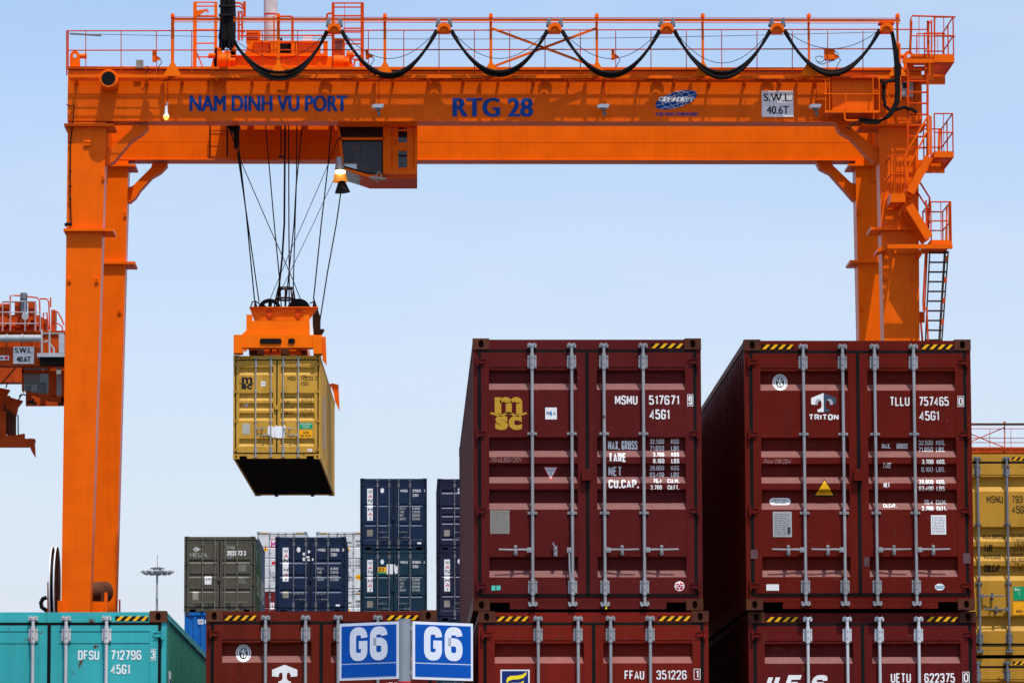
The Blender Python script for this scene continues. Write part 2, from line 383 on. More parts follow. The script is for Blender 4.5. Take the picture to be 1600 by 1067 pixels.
def side_fn(H, Lc, s):
    def fn(mb):
        w = CW/2; x0 = w-.010; dp = .036; P = []; y = .15; pitch = .278
        while y < Lc-.15-.01:
            for dy, d in ((0, 0), (.072, 0), (.140, dp), (.210, dp)):
                if y+dy < Lc-.15: P.append((y+dy, d))
            y += pitch
        P.append((Lc-.15, 0))
        vs = []
        for yy, d in P: vs += [(s*(x0-d), yy, .165), (s*(x0-d), yy, H-.075)]
        mb.add(vs, [(2*i, 2*i+2, 2*i+3, 2*i+1) for i in range(len(P)-1)])
    return fn
def end_fn(H, y, front):
    def fn(mb):
        w = CW/2-.055; P = []; x = -w; 
        while x < w-.01:
            for dx, d in ((0, 0), (.09, 0), (.13, .04), (.22, .04), (.26, 0)):
                if x+dx < w: P.append((x+dx, d))
            x += .26+.0001
        P.append((w, 0)); sgn = 1 if front else -1; vs = []
        for xx, d in P: vs += [(xx, y+sgn*d, .15), (xx, y+sgn*d, H-.12)]
        mb.add(vs, [(2*i, 2*i+2, 2*i+3, 2*i+1) for i in range(len(P)-1)])
    return fn
def door_fn(kind, s):
    def fn(mb):
        H, gr, dp = PROF[kind]; w = CW/2
        xo, xi = s*(w-.089), s*.018                       # outer and inner edge of this door
        zt, zb = H-.150, .176
        sw = .085                                          # stile width
        mb.box(xo, xo-s*sw, 0, .05, zb, zt); mb.box(xi, xi+s*sw, 0, .05, zb, zt)
        mb.box(xo-s*sw, xi+s*sw, .0, .05, zt-.0, zt-.155 if kind == 'high' else zt-.06)
        mb.box(xo-s*sw, xi+s*sw, .0, .05, zb, zb+.11 if kind == 'high' else zb+.05)
        P = [p for p in prof_pts(kind)]; a, b = xo-s*sw, xi+s*sw
        vs = []
        for z, y in P: vs += [(a, y, z), (b, y, z)]
        mb.add(vs, [(2*i, 2*i+1, 2*i+3, 2*i+2) for i in range(len(P)-1)])
        mb.box(xo, xi, .056+dp, .075+dp, zb, zt)
        if s > 0:                                          # overlap plate and lock box over the seam
            mb.box(.035, -.062, -.055, -.001, H-1.52, H-1.41)
            mb.box(.035, -.062, -.03, -.001, H-1.41, H-1.40)
    return fn
def gasket_fn(kind, s):
    def fn(mb):
        H = PROF[kind][0]; w = CW/2
        mb.box(s*(w-.055), s*(w-.088), .006, .06, .15, H-.118)
        mb.box(s*(w-.0881), 0, .003, .06, H-.149, H-.1185)
        mb.box(s*(w-.0881), 0, .003, .06, .150, .175)
        mb.box(0, s*.017, -.006, .055, .1751, H-.1491)
    return fn
def hinge_fn(mb):      # origin at the outer edge of the door, arm runs towards the door for +x
    mb.ext([Vector(p) for p in ((-.052,-.012,-.035),(.0,-.012,-.03),(.07,-.006,-.014),(.07,-.006,.014),(0,-.012,.03),(-.052,-.012,.035))], .02)
    mb.tube([(-.035,-.016,-.055),(-.035,-.016,.055)], .014, 8)
    mb.box(-.05, .055, -.018, -.011, .020, .027); mb.box(-.05, .055, -.018, -.011, -.027, -.020)
def bracket_big(mb):
    mb.box(-.048, .048, -.010, -.001, -.068, .068)
    mb.tube([(0,-.040,-.085),(0,-.040,.085)], .025, 12); mb.box(-.024, .024, -.042, -.009, -.06, .06)
    for z in (-.05, .05):
        for x in (-.038, .038): mb.tube([(x,-.017,z),(x,-.009,z)], .008, 8)
    mb.m = 1
    for z in (-.035, .035): mb.tube([(0,-.0665,z),(0,-.05,z)], .006, 8)
def bracket_small(mb):
    mb.box(-.05, .05, -.010, -.001, -.014, .014); mb.tube([(0,-.04,-.02),(0,-.04,.02)], .023, 12); mb.box(-.02, .02, -.04, -.009, -.013, .013)
    for x in (-.037, .037): mb.tube([(x,-.017,0),(x,-.009,0)], .008, 8)
    mb.m = 1; mb.tube([(0,-.0645,0),(0,-.05,0)], .006, 8)
def rod_fn(H):
    def fn(mb):
        mb.tube([(0,-.04,.065),(0,-.04,H-.07)], .0170, 12)
        for z in (.06, H-.075):
            s = 1 if z > 1 else -1
            mb.tube([(0,-.04,z-s*.02),(0,-.04,z+s*.015)], .021, 10)
            mb.ext([Vector((a, -.055, z+s*b)) for a, b in ((-.035,.0),(-.012,-.008),(.018,-.006),(.036,.012),(.030,.024),(.012,.014),(-.010,.012),(-.030,.026),(-.040,.016))], .034)
    return fn
def keeper_fn(mb):      # on the header or sill
    mb.box(-.048, .048, -.004, .011, -.022, .022); mb.box(-.048, -.030, -.045, -.004, -.018, .016); mb.box(.030, .048, -.045, -.004, -.018, .016)
    mb.box(-.03, .03, -.03, -.004, -.02, -.008)
def handle_fn(d, down=False):
    def fn(mb):
        mb.box(d*.012, d*.060, -.066, -.020, -.026, .026)
        mb.tube([(d*.036,-.072,-.002),(d*.036,-.062,-.002)], .010, 8)
        if down:
            mb.tube([(d*.036,-.055,-.02),(d*.034,-.060,-.18),(d*.02,-.055,-.34)], .011, 6)
        else:
            mb.tube([(d*.05,-.050,0),(d*.11,-.056,.004),(d*.18,-.068,.0),(d*.36,-.076,.004)], .0125, 6, .009)
            mb.ext([Vector((d*.182+a, -.030, b)) for a, b in ((-.018,-.045),(-.008,-.058),(.008,-.058),(.018,-.045),(.017,.0),(.015,.04),(.006,.055),(-.006,.055),(-.015,.04),(-.017,0))], .012)
            mb.box(d*.182-.012, d*.182+.012, -.092, -.03, -.028, .016)
            mb.tube([(d*.182,-.034,.028),(d*.182,-.034,.046)], .019, 10)
            mb.tube([(d*.182,-.036,-.034),(d*.182,-.031,-.034)], .021, 12)
    return fn
def catch_fn(mb):
    mb.box(-.018, .018, -.03, -.004, -.055, .055); mb.tube([(0,-.045,-.03),(0,-.028,-.03)], .012, 8); mb.tube([(0,-.045,.025),(0,-.028,.025)], .012, 8)
    mb.tube([(-.012,-.03,.05),(-.03,-.03,.09)], .008, 6)
def stripe_fn(w):
    def fn(mb):
        mb.m = 1; mb.flat([(0,0,0),(w,0,0),(w,0,.05),(0,0,.05)]); mb.m = 0
        n = 4; p = w/n
        for k in range(n):
            a = k*p+.004; mb.flat([(a,-.0015,0),(a+p*.46,-.0015,0),(min(w,a+p*.46+.05),-.0015,.05),(a+.05 if a+.05 < w else w,-.0015,.05)])
    return fn
def container(label, px, py, Y, kind, Lc, body, cat='shipping container', handles='A', group='stacked shipping containers', rotz=0, rod=None, cast=None,
              stripes='LR', corner=None, door=True, side=None, catnote=None, x=None, ztop=None):
    """px,py: pixel of the front top left corner on plane Y"""
    H = PROF[kind][0]; w = CW/2
    p = at(px, py, Y) if px is not None else Vector((x-0, Y, ztop))
    root = thing('shipping_container', (p.x+w, Y, p.z-H), label, cat, group, rotz)
    B = MATS[body]; rod = rod or GALV; cast = cast or RUST2; side = side or B
    part('frame', ('frame', H, Lc), frame_fn(H, Lc, not door), B, root)
    part('cross_members', ('under', Lc), under_fn(Lc), UND, root)
    part('roof', ('roof', H, Lc), lambda m: m.box(-w+.061, w-.061, .091, Lc-.101, H-.035, H-.02), B, root)
    part('floor', ('floor', Lc), lambda m: m.box(-w+.046, w-.046, .101, Lc-.101, .160, .185), DARK, root)
    for s in (-1, 1): part('side_panel', ('side', H, Lc, s), side_fn(H, Lc, s), side, root)
    part('end_wall', ('end', H, Lc), end_fn(H, Lc-.03, False), B, root)
    for s in (-1, 1):
        for y in (0, 1):
            for z in (0, H-.118):
                o = part('corner_casting', 'casting', casting_mesh, cast, root, (s*(w-.089), Lc if y else -.004, z))
                if y: o.rotation_euler = (0, 0, math.pi)
    D = {}
    if door:
        for i, s in enumerate((-1, 1)):
            d = part('door', ('door', kind, s), door_fn(kind, s), B, root); D[s] = d
            part('gasket', ('gasket', kind, s), gasket_fn(kind, s), GASK, d)
            for t in ((.245, 1.02, 1.84, 2.64) if H > 2.8 else (.23, .93, 1.65, 2.36)):
                h = part('hinge', 'hinge', hinge_fn, B, d, (s*(w-.080), 0, H-t))
                if s > 0: h.rotation_euler = (0, math.pi, 0)
        for i, rx in enumerate(RODX):
            r = part('locking_bar', ('rod', H), rod_fn(H), rod, root, (rx, 0, 0))
            part('bracket', 'bbig', bracket_big, [rod, DARK], r, (0, 0, H-.25)); part('bracket', 'bbig', bracket_big, [rod, DARK], r, (0, 0, .245))
            for t in ((1.02, 1.865) if H > 2.8 else (.94, 1.68)): part('bracket', 'bsm', bracket_small, [rod, DARK], r, (0, 0, H-t))
            part('keeper', 'keep', keeper_fn, rod, r, (0, 0, H-.082)); part('keeper', 'keep', keeper_fn, rod, r, (0, 0, .068))
            if handles == 'A': d, z, dn = (-1, -1, 1, 1)[i], H-2.26, False
            elif handles == 'open': d, z, dn = (-1, -1, 1, 1)[i], H-2.26, i == 1
            elif handles == 'B': d, z, dn = (1, -1, 1, -1)[i], H-(2.05, 2.24, 2.05, 2.24)[i], False
            else: d, z, dn = (1, -1, 1, -1)[i], H-(1.97, 2.16, 1.97, 2.16)[i], False
            part('handle', ('handle', d, dn), handle_fn(d, dn), rod, r, (0, 0, z))
            if dn: part('catch', 'catch', catch_fn, rod, D[-1], (rx-.18, 0, z-.01))
    else:
        part('end_wall', ('endf', H), end_fn(H, .03, True), B, root)
        for s in (-1, 1): D[s] = root
    if 'L' in stripes: part('warning_stripe', ('stripe', .345), stripe_fn(.345), [YEL, BLK], root, (-w+.19, .007, H-.104))
    if 'R' in stripes: part('warning_stripe', ('stripe', .345), stripe_fn(.345), [YEL, BLK], root, (w-.19-.345, .007, H-.104))
    return dict(root=root, kind=kind, D=D, Y=Y, o=Vector(root.location), H=H, door=door)
def decal(C, name, fn, mats, s=1, label=None, flat=None):
    """fn(mb, R) draws in container space; R(a,b,c,d) turns a pixel rectangle into x0,z0,x1,z1. The drawing is pressed onto the door surface."""
    mb = MB()
    def R(a, b, c, d):
        p = at(a, d, C['Y']) - C['o']; q = at(c, b, C['Y']) - C['o']; return p.x, p.z, q.x, q.z
    fn(mb, R)
    me = mb.mesh(name, mats, smooth=False, recalc=False)
    b = bmesh.new(); b.from_mesh(me)
    if C['door']:
        zs = [v.co.z for v in b.verts]; lo, hi = min(zs), max(zs)
        H = C['H']; w = CW/2
        for xx in (-w+.165, -.098, .098, w-.165): bmesh.ops.bisect_plane(b, geom=b.verts[:]+b.edges[:]+b.faces[:], plane_co=(xx,0,0), plane_no=(1,0,0), dist=1e-5)
        for zz in ((.282, H-.300) if H > 2.8 else (.222, H-.205)): bmesh.ops.bisect_plane(b, geom=b.verts[:]+b.edges[:]+b.faces[:], plane_co=(0,0,zz), plane_no=(0,0,1), dist=1e-5)
        for z in sorted(set(round(p[0], 4) for p in prof_pts(C['kind']))):
            if lo < z < hi: bmesh.ops.bisect_plane(b, geom=b.verts[:]+b.edges[:]+b.faces[:], plane_co=(0,0,z), plane_no=(0,0,1), dist=1e-5)
    for v in b.verts: v.co.y += ((surf(C['kind'], v.co.z, v.co.x) if flat is None else flat) if C['door'] else .024) - .003
    for f in b.faces:
        f.normal_update()
        if f.normal.y > 0: f.normal_flip()
    b.to_mesh(me); b.free(); me.update()
    o = bpy.data.objects.new(name, me); COL.objects.link(o); o.parent = C['D'][s]
    if label: o['label'] = label
    return o
def rectm(mb, x0, z0, x1, z1, y=0): mb.flat([(x0,y,z0),(x1,y,z0),(x1,y,z1),(x0,y,z1)])
def T(C, name, items, mat, s=1, bold=.012, **k):
    for it in items:
        def fn(mb, R, it=it):
            x0, z0, x1, z1 = R(*it[1:5]); put_text(mb, it[0], x0, z0, x1, z1, 0, bold=bold if len(it) < 6 else it[5], **k)
        decal(C, name, fn, [mat], s)
def boxed(C, ch, a, b, c, d, mat):
    def fn(mb, R):
        x0, z0, x1, z1 = R(a, b, c, d); t = .006
        rectm(mb, x0, z0, x0+t, z1); rectm(mb, x1-t, z0, x1, z1); rectm(mb, x0+t, z0, x1-t, z0+t); rectm(mb, x0+t, z1-t, x1-t, z1)
        put_text(mb, ch, x0+.012, z0+.015, x1-.012, z1-.015, 0, bold=.02)
    return decal(C, 'check_digit', fn, [mat], 1)
def sticker(C, rect, base, s=-1, lines=(), line_mat=None, name='sticker', label=None, edge=None, rules=0):
    """rectangular sticker with printed lines; lines: (text, fx0, fy0, fx1, fy1) in fractions from the top left"""
    mats = [base, line_mat or LETD, edge or base]
    def fn(mb, R):
        x0, z0, x1, z1 = R(*rect); rectm(mb, x0, z0, x1, z1)
        mb.m = 1; W_, H_ = x1-x0, z1-z0
        for t, a, b, c, d in lines: put_text(mb, t, x0+a*W_, z1-d*H_, x0+c*W_, z1-b*H_, -.0015, bold=.01)
        rd = random.Random(int(rect[0]*7+rect[1]))
        for k in range(rules):
            zz = z1-H_*(.1+.8*k/max(1, rules-1)); xx = x0+W_*.08
            while xx < x1-W_*.12:
                ww = rd.uniform(.06, .22)*W_; rectm(mb, xx, zz-H_*.012, min(xx+ww, x1-W_*.08), zz+H_*.012, -.0015); xx += ww+W_*.05
    return decal(C, name, fn, mats, s, label)
def weight_rows(C, rows, mat, s=1, bold=.008):
    T(C, 'weight_line', rows, mat, s, bold)
# ------------------------------------------------------------------ ground
g = MB(); g.add([(-3000,-300,0),(3000,-300,0),(3000,3500,0),(-3000,3500,0)], [(0,1,2,3)])
go = g.build('ground', paint('yard_concrete', (.10, .098, .092), rough=.9, var=.25, streak=0, rust=.02)); go['kind'] = 'structure'
# ------------------------------------------------------------------ container paints
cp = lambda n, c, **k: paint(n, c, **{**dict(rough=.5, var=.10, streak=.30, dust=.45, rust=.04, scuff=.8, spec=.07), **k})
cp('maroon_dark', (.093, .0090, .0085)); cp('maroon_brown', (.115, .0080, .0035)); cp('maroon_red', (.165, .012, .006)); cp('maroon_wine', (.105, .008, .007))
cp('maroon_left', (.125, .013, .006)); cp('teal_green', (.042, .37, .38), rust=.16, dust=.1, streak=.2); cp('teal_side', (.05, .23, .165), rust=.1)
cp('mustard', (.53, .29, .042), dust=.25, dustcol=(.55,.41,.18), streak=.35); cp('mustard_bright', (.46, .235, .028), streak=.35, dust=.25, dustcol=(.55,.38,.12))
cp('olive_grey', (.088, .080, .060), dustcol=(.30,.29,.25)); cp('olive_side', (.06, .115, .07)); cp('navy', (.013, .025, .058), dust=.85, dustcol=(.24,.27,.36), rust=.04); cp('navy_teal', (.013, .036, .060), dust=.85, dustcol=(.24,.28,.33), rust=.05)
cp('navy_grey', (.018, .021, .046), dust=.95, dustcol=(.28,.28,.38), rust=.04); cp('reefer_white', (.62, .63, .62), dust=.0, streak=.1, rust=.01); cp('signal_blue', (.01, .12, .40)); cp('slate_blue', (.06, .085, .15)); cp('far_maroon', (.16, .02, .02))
LETY = paint('grey_lettering', (.42, .44, .42), rough=.6, var=.2, streak=.3)
LETM = paint('dark_brown_lettering', (.05, .032, .015), rough=.6, var=.2, streak=.1)
NAVYB = paint('navy_logo_blue', (.012, .03, .16), var=.05, streak=0)
TGREY = paint('slate_logo_grey', (.045, .075, .11), var=.05, streak=0)
GREYB = paint('grey_worn_bars', (.16, .17, .19), rough=.5, var=.2, streak=.3, rust=.1)
# ---- logo drawings
def arcp(cx, cz, rx, rz, a0, a1, n=10): return [(cx+rx*math.cos(math.radians(a0+(a1-a0)*k/n)), cz+rz*math.sin(math.radians(a0+(a1-a0)*k/n))) for k in range(n+1)]
def poly(mb, pts, R4, y=0):
    x0, z0, x1, z1 = R4; mb.flat([(x0+(x1-x0)*a, y, z1-(z1-z0)*b) for a, b in pts])
def wave_logo(C, m, w, sc, mat):      # bold m over a wave over sc
    def fn(mb, R):
        R4 = R(*m)
        def leg(a, b, t): poly(mb, [(a, 1), (a, t), (b, t), (b, 1)], R4)
        leg(0, .24, .02); 
        leg(.40, .62, .33); leg(.78, 1, .33)
        for cx0, cx1, i0, i1 in ((.24, .62, .24, .40), (.62, 1.0, .62, .78)):
            o = arcp((cx0+cx1)/2-.03, .33, (cx1-cx0)/2+.03, .33, 180, 0); inn = arcp((i0+i1)/2, .40, (i1-i0)/2, .12, 0, 180)
            o = [(a, .33-(b-.33)) for a, b in o]; inn = [(a, .40-(b-.40)) for a, b in inn]
            for (p, q), (r, s_) in zip(zip(o, o[1:]), zip(inn[::-1], inn[::-1][1:])): poly(mb, [p, q, s_, r], R4)
        x0, z0, x1, z1 = R(*w); n = 20; P = []
        for k in range(n+1):
            t = k/n; P.append((x0+(x1-x0)*t, z0+(z1-z0)*(.5+.35*math.cos(t*4*math.pi))))
        th = (z1-z0)*.30
        for (a, b), (c, d) in zip(P, P[1:]): mb.flat([(a,0,b-th),(c,0,d-th),(c,0,d+th),(a,0,b+th)])
        x0, z0, x1, z1 = R(*sc); put_text(mb, 's', x0, z0, x0+(x1-x0)*.48, z1, 0, bold=.05); put_text(mb, 'c', x0+(x1-x0)*.50, z0, x1, z1, 0, bold=.05)
    return decal(C, 'logo', fn, [mat], -1)
def class_seal(C, rect, s=-1):
    def fn(mb, R):
        x0, z0, x1, z1 = R(*rect); cx, cz, rx, rz = (x0+x1)/2, (z0+z1)/2, (x1-x0)/2, (z1-z0)/2
        mb.m = 0; mb.ell(cx, cz, rx, rz, 0)
        mb.m = 1; mb.ell(cx, cz, rx*.56, rz*.66, -.001)
        mb.m = 0
        for a, b, c, d in ((-.1,.35,.12,.55),(-.18,.02,.10,.36),(.05,-.2,.24,.15),(-.3,-.32,-.08,-.05),(.06,-.5,.2,-.22),(-.38,.1,-.26,.42),(.22,.2,.36,.36),(-.2,-.5,-.06,-.34),(.26,-.4,.38,-.1)):
            rectm(mb, cx+a*rx, cz+b*rz, cx+c*rx, cz+d*rz, -.002)
        mb.m = 1
        for k in range(26):
            a = math.radians(-40+260*k/25); c, n = math.cos(a), math.sin(a)
            mb.flat([(cx+rx*(r_*c)-t_*n*.006, -.001, cz+rz*(r_*n)+t_*c*.006) for r_, t_ in ((.74,-1),(.90,-1),(.90,.2),(.74,.2))])
    return decal(C, 'sticker', fn, [LETW, LETD], s, 'white oval seal with a dark centre')
def tee_logo(C, rect, two=True):
    def fn(mb, R):
        R4 = R(*rect)
        L_ = [(.5,0),(0,.26),(0,.60),(.26,.63),(.27,.50),(.33,.40),(.40,.42),(.42,.60),(.41,.75),(.34,.84),(.25,.87),(.25,1),(.5,1)]
        poly(mb, L_, R4); mb.m = 1 if two else 0
        poly(mb, [(1-a, b) for a, b in L_][::-1], R4)
        if two:
            mb.m = 2; poly(mb, [(.17,.46),(.20,.36),(.28,.31),(.36,.33),(.40,.42),(.33,.40),(.27,.50),(.26,.63),(.16,.615)], R4, -.001)
            poly(mb, [(1-a, b) for a, b in [(.13,.46),(.17,.36),(.25,.31),(.34,.33),(.36,.40),(.29,.40),(.25,.50),(.24,.63),(.13,.615)]], R4, -.001)
    return decal(C, 'logo', fn, [LETW, TGREY, GREY], -1)
def tri_sticker(C, rect, s=-1, up=False):
    def fn(mb, R):
        R4 = R(*rect)
        if up:
            mb.m = 1; poly(mb, [(.5,-.04),(-.04,1.04),(1.04,1.04)], R4); mb.m = 0; poly(mb, [(.5,.07),(.06,.95),(.94,.95)], R4, -.001)
            mb.m = 1; x0, z0, x1, z1 = R4; w_, h_ = x1-x0, z1-z0
            put_text(mb, 'SUPER', x0+.3*w_, z1-.68*h_, x0+.7*w_, z1-.58*h_, -.002); put_text(mb, 'HEAVY', x0+.3*w_, z1-.84*h_, x0+.7*w_, z1-.74*h_, -.002)
        else:
            mb.m = 1; poly(mb, [(0,0),(1,0),(.5,1)], R4); mb.m = 0; poly(mb, [(.09,.06),(.91,.06),(.5,.88)], R4, -.001)
            mb.m = 2; x0, z0, x1, z1 = R4; w_, h_ = x1-x0, z1-z0
            put_text(mb, 'ATTENTION', x0+.18*w_, z1-.17*h_, x0+.82*w_, z1-.08*h_, -.002)
            for k, (a, b) in enumerate(((.24,.76),(.28,.72),(.42,.58),(.42,.58),(.4,.6),(.44,.56))):
                rectm(mb, x0+a*w_, z1-(.26+.1*k)*h_, x0+b*w_, z1-(.22+.1*k)*h_, -.002)
    return decal(C, 'warning_triangle', fn, [YEL, BLK] if up else [WHT, SRED, GREYB], s)
G1 = 'stacked shipping containers'
# ---- the four big maroon ends, the teal one
msmu = container('tall dark maroon container with gold msc lettering, MSMU 517671', 738.4, 528.7, 45.63, 'high', 12.19, 'maroon_dark', handles='open', stripes='R', cast=RUST2)
C = msmu
wave_logo(C, (773, 620, 816, 646.5), (766.5, 644.5, 823, 650), (774, 649, 815.5, 671.5), LETG)
sticker(C, (852, 636.5, 870, 655), WHT, -1, [('RI', .12, .34, .42, .62), ('A', .68, .34, .9, .62)], LETD, edge=SRED)
def spark(mb, R):
    x0, z0, x1, z1 = R(859.2, 640.5, 863.2, 650.5); mb.flat([(x0,-.002,(z0*.4+z1*.6)),(x1*.6+x0*.4,-.002,z1),(x1*.7+x0*.3,-.002,z0*.5+z1*.5),(x1,-.002,z0*.6+z1*.4),(x0*.5+x1*.5,-.002,z0)])
decal(C, 'sticker', spark, [paint('blue_mark', (.02,.25,.5))], -1)
T(C, 'container_number', [('MSMU', 960.9, 617.6, 996, 632), ('517671', 1014, 617.6, 1061, 632.2), ('45G1', 1015, 639.5, 1046, 655)], LETW, 1, .014)
boxed(C, '9', 1074, 616, 1083, 634.5, LETW)
rows = [('MAX. GROSS', 950.4, 687.6, 996.5, 701.7), ('TARE', 951, 707, 978.5, 721.7, .03), ('NET', 951, 728, 972, 742.4), ('CU.CAP.', 951, 748.6, 998, 762.4, .03)]
for k, (a, b) in enumerate((('32.500', 'KGS'), ('71.650', 'LBS'), ('3.700', 'KGS'), ('8.160', 'LBS'), ('28.800', 'KGS'), ('63.490', 'LBS'), ('76.4', 'CU.M.'), ('2.700', 'CU.FT.'))):
    y = 685.3 + 10.32*k; bo = .03 if k in (2, 3, 6, 7) else .012
    rows += [(a, 1038-(22 if len(a) == 6 else 17.5 if len(a) == 5 else 13.5)-(3.8 if k > 5 else 0), y, 1038-(3.8 if k > 5 else 0), y+7.2, bo), (b, 1049-(6 if k > 5 else 0), y, 1061.3, y+7.2, bo)]
weight_rows(C, rows, LETW)
T(C, 'chalk_writing', [('TRAILBO/201', 765, 715, 813, 722, -.012)], LETF, -1, shear=.3)
tri_sticker(C, (849, 728, 872.3, 750))
sticker(C, (766, 796.7, 796, 833.5), PLATE, -1, rules=11, line_mat=GREYB, name='data_plate')
sticker(C, (768, 914.5, 774, 922), TEALS, -1); sticker(C, (775.5, 914.5, 782, 921.5), TEALS, -1)
def rnd(mb, R):
    x0, z0, x1, z1 = R(1054, 907.7, 1069.4, 923); cx, cz, r = (x0+x1)/2, (z0+z1)/2, (x1-x0)/2
    mb.m = 0; mb.ell(cx, cz, r, r, 0); mb.m = 1; mb.ell(cx, cz, r*.84, r*.84, -.001); mb.m = 0
    rectm(mb, cx-.82*r, cz-.26*r, cx+.82*r, cz+.26*r, -.002); rectm(mb, cx-.1*r, cz-.8*r, cx+.1*r, cz+.8*r, -.002)
    mb.m = 1; put_text(mb, 'chg', cx-.7*r, cz-.2*r, cx+.7*r, cz+.2*r, -.003, bold=.03)
decal(C, 'sticker', rnd, [WHT, SRED], 1, 'round red and white sticker')
ys = MB(); ys.box(.258, .276, -.05, -.035, .03, .085); ys.tube([(.267,-.042,.085),(.262,-.045,.11)], .005)
o = bpy.data.objects.new('seal', ys.mesh('seal', [paint('seal_yellow', (.8,.7,.02))])); COL.objects.link(o); o.parent = C['root']; o['label'] = 'small yellow door seal'; o.location = (-.08, 0, -.02)

ffau = container('maroon red container with a yellow swoosh badge, FFAU 351226, directly under the MSMU one', 747.2, 954.6, 45.6, 'high', 12.19, 'maroon_red', cast=RUST2)
C = ffau
T(C, 'container_number', [('FFAU', 976, 1046.8, 1006.6, 1061), ('351226', 1025.5, 1046.4, 1073, 1061), ('45G1', 1027, 1069, 1057, 1084)], LETW, 1, .012)
boxed(C, '1', 1084, 1044.2, 1094.4, 1061, LETW)
def swoosh(mb, R):
    R4 = R(782, 1045.5, 827.6, 1092)
    mb.m = 0; poly(mb, [(0,0),(1,0),(1,1),(0,1)], R4); mb.m = 1; poly(mb, [(.05,.045),(.95,.045),(.95,.955),(.05,.955)], R4, -.001)
    mb.m = 2
    poly(mb, [(.20,.36),(.24,.27),(.34,.21),(.55,.20),(.75,.17),(.90,.07),(.88,.18),(.78,.28),(.60,.33),(.42,.33),(.30,.37),(.22,.46)], R4, -.002)
    poly(mb, [(.20,.62),(.26,.50),(.38,.44),(.58,.45),(.70,.43),(.80,.36),(.78,.48),(.68,.56),(.52,.58),(.36,.58),(.28,.70),(.2,.80)], R4, -.002)
decal(C, 'logo', swoosh, [WHT, NAVYB, paint('swoosh_yellow', (.9,.72,.02))], -1)

tllu = container('tall brown maroon container with Triton emblem and yellow warning triangle, TLLU 757465', 1162.3, 530.4, 45.84, 'high', 12.19, 'maroon_brown', cast=RUST2)
C = tllu
class_seal(C, (1207.8, 583.6, 1231, 610)); tee_logo(C, (1267.7, 613.8, 1306.2, 643.6))
T(C, 'logo', [('TRITON', 1263.8, 647, 1310.4, 656, .06)], LETW, -1)
T(C, 'container_number', [('TLLU', 1390.4, 619.7, 1421, 634), ('757465', 1436, 619.7, 1482.3, 634), ('45G1', 1436.5, 642, 1467, 656.8)], LETW, 1, .008)
boxed(C, '0', 1496.4, 618.6, 1506, 635.4, LETW)
rows = [('MAX.', 1379, 692, 1392.5, 700), ('GROSS', 1402, 692, 1419, 700), ('TARE', 1380, 723, 1393, 730.5, .03), ('NET', 1380.6, 753.8, 1390.4, 761.5, .04), ('CU.CAP.', 1380.6, 786, 1401, 792.5, .04)]
for a, b, y, bo in (('32.500', 'KGS.', 687, .0), ('71.650', 'LBS.', 697.6, .012), ('3.700', 'KGS.', 717.6, .03), ('8.160', 'LBS.', 728.6, .0), ('28.800', 'KGS.', 748.7, .03), ('63.490', 'LBS.', 759, .012), ('76.4', 'CU.M.', 780, .0), ('2.700', 'CU.FT.', 790, .04)):
    rows += [(a, 1458.6-(22.5 if len(a) == 6 else 18 if len(a) == 5 else 14), y, 1458.6, y+7.4, bo), (b, 1463.6, y, 1477.5+(2 if y > 775 else 0), y+7.4, bo)]
weight_rows(C, rows, LETW)
T(C, 'chalk_writing', [('PAA/TRI/204', 1192.6, 717, 1235, 724, -.012)], LETF, -1, shear=.3)
tri_sticker(C, (1272.6, 748.5, 1304.6, 774), up=True)
def corten(mb, R):
    x0, z0, x1, z1 = R(1203, 777, 1236, 788.2); r = (z1-z0)/2; P = []
    for cx, a0 in ((x1-r, -90), (x0+r, 90)):
        for k in range(9): a = math.radians(a0+180*k/8); P.append((cx+r*math.cos(a), 0, z0+r+r*math.sin(a)))
    mb.flat(P); mb.m = 1; w_ = x1-x0
    put_text(mb, 'CORTEN STEEL', x0+.12*w_, z0+r*1.1, x1-.12*w_, z0+r*1.65, -.0015); put_text(mb, 'CONTAINER', x0+.22*w_, z0+r*.3, x1-.22*w_, z0+r*.85, -.0015)
decal(C, 'sticker', corten, [WHT, LETD], -1)
sticker(C, (1208, 799, 1237, 838.7), paint('bright_plate', (.40,.40,.38), metal=.2, rough=.4), -1, rules=12, line_mat=GREYB, name='data_plate'); sticker(C, (1230.5, 824, 1235, 834), SORG, -1)
sticker(C, (1455, 804.5, 1478, 834.6), WHT, 1, rules=11, line_mat=GREYB); sticker(C, (1197.5, 912.4, 1217, 922.4), WHT, -1, rules=3, line_mat=LETY)
def opic(mb, R):
    x0, z0, x1, z1 = R(1460.6, 911.4, 1475.6, 922); mb.ell((x0+x1)/2, (z0+z1)/2, (x1-x0)/2, (z1-z0)/2, 0); mb.m = 1
    w_, h_ = x1-x0, z1-z0; rectm(mb, x0+.1*w_, z0+.3*h_, x1-.1*w_, z0+.7*h_, -.001); mb.m = 0; put_text(mb, 'OPIC', x0+.16*w_, z0+.36*h_, x1-.16*w_, z0+.64*h_, -.002, bold=.02)
decal(C, 'sticker', opic, [WHT, paint('opic_blue', (.02,.28,.42))], 1)
TAPE = paint('clear_tape_strip', (.11, .06, .065), rough=.25, var=.5, streak=.6)
for r_, s_ in (((1173, 858.5, 1184, 872.5), -1), ((1341.5, 870, 1346, 885), -1), ((1350, 870, 1359, 885), 1), ((1505, 864, 1516, 880), 1)): sticker(C, r_, TAPE, s_, name='tape_patch')

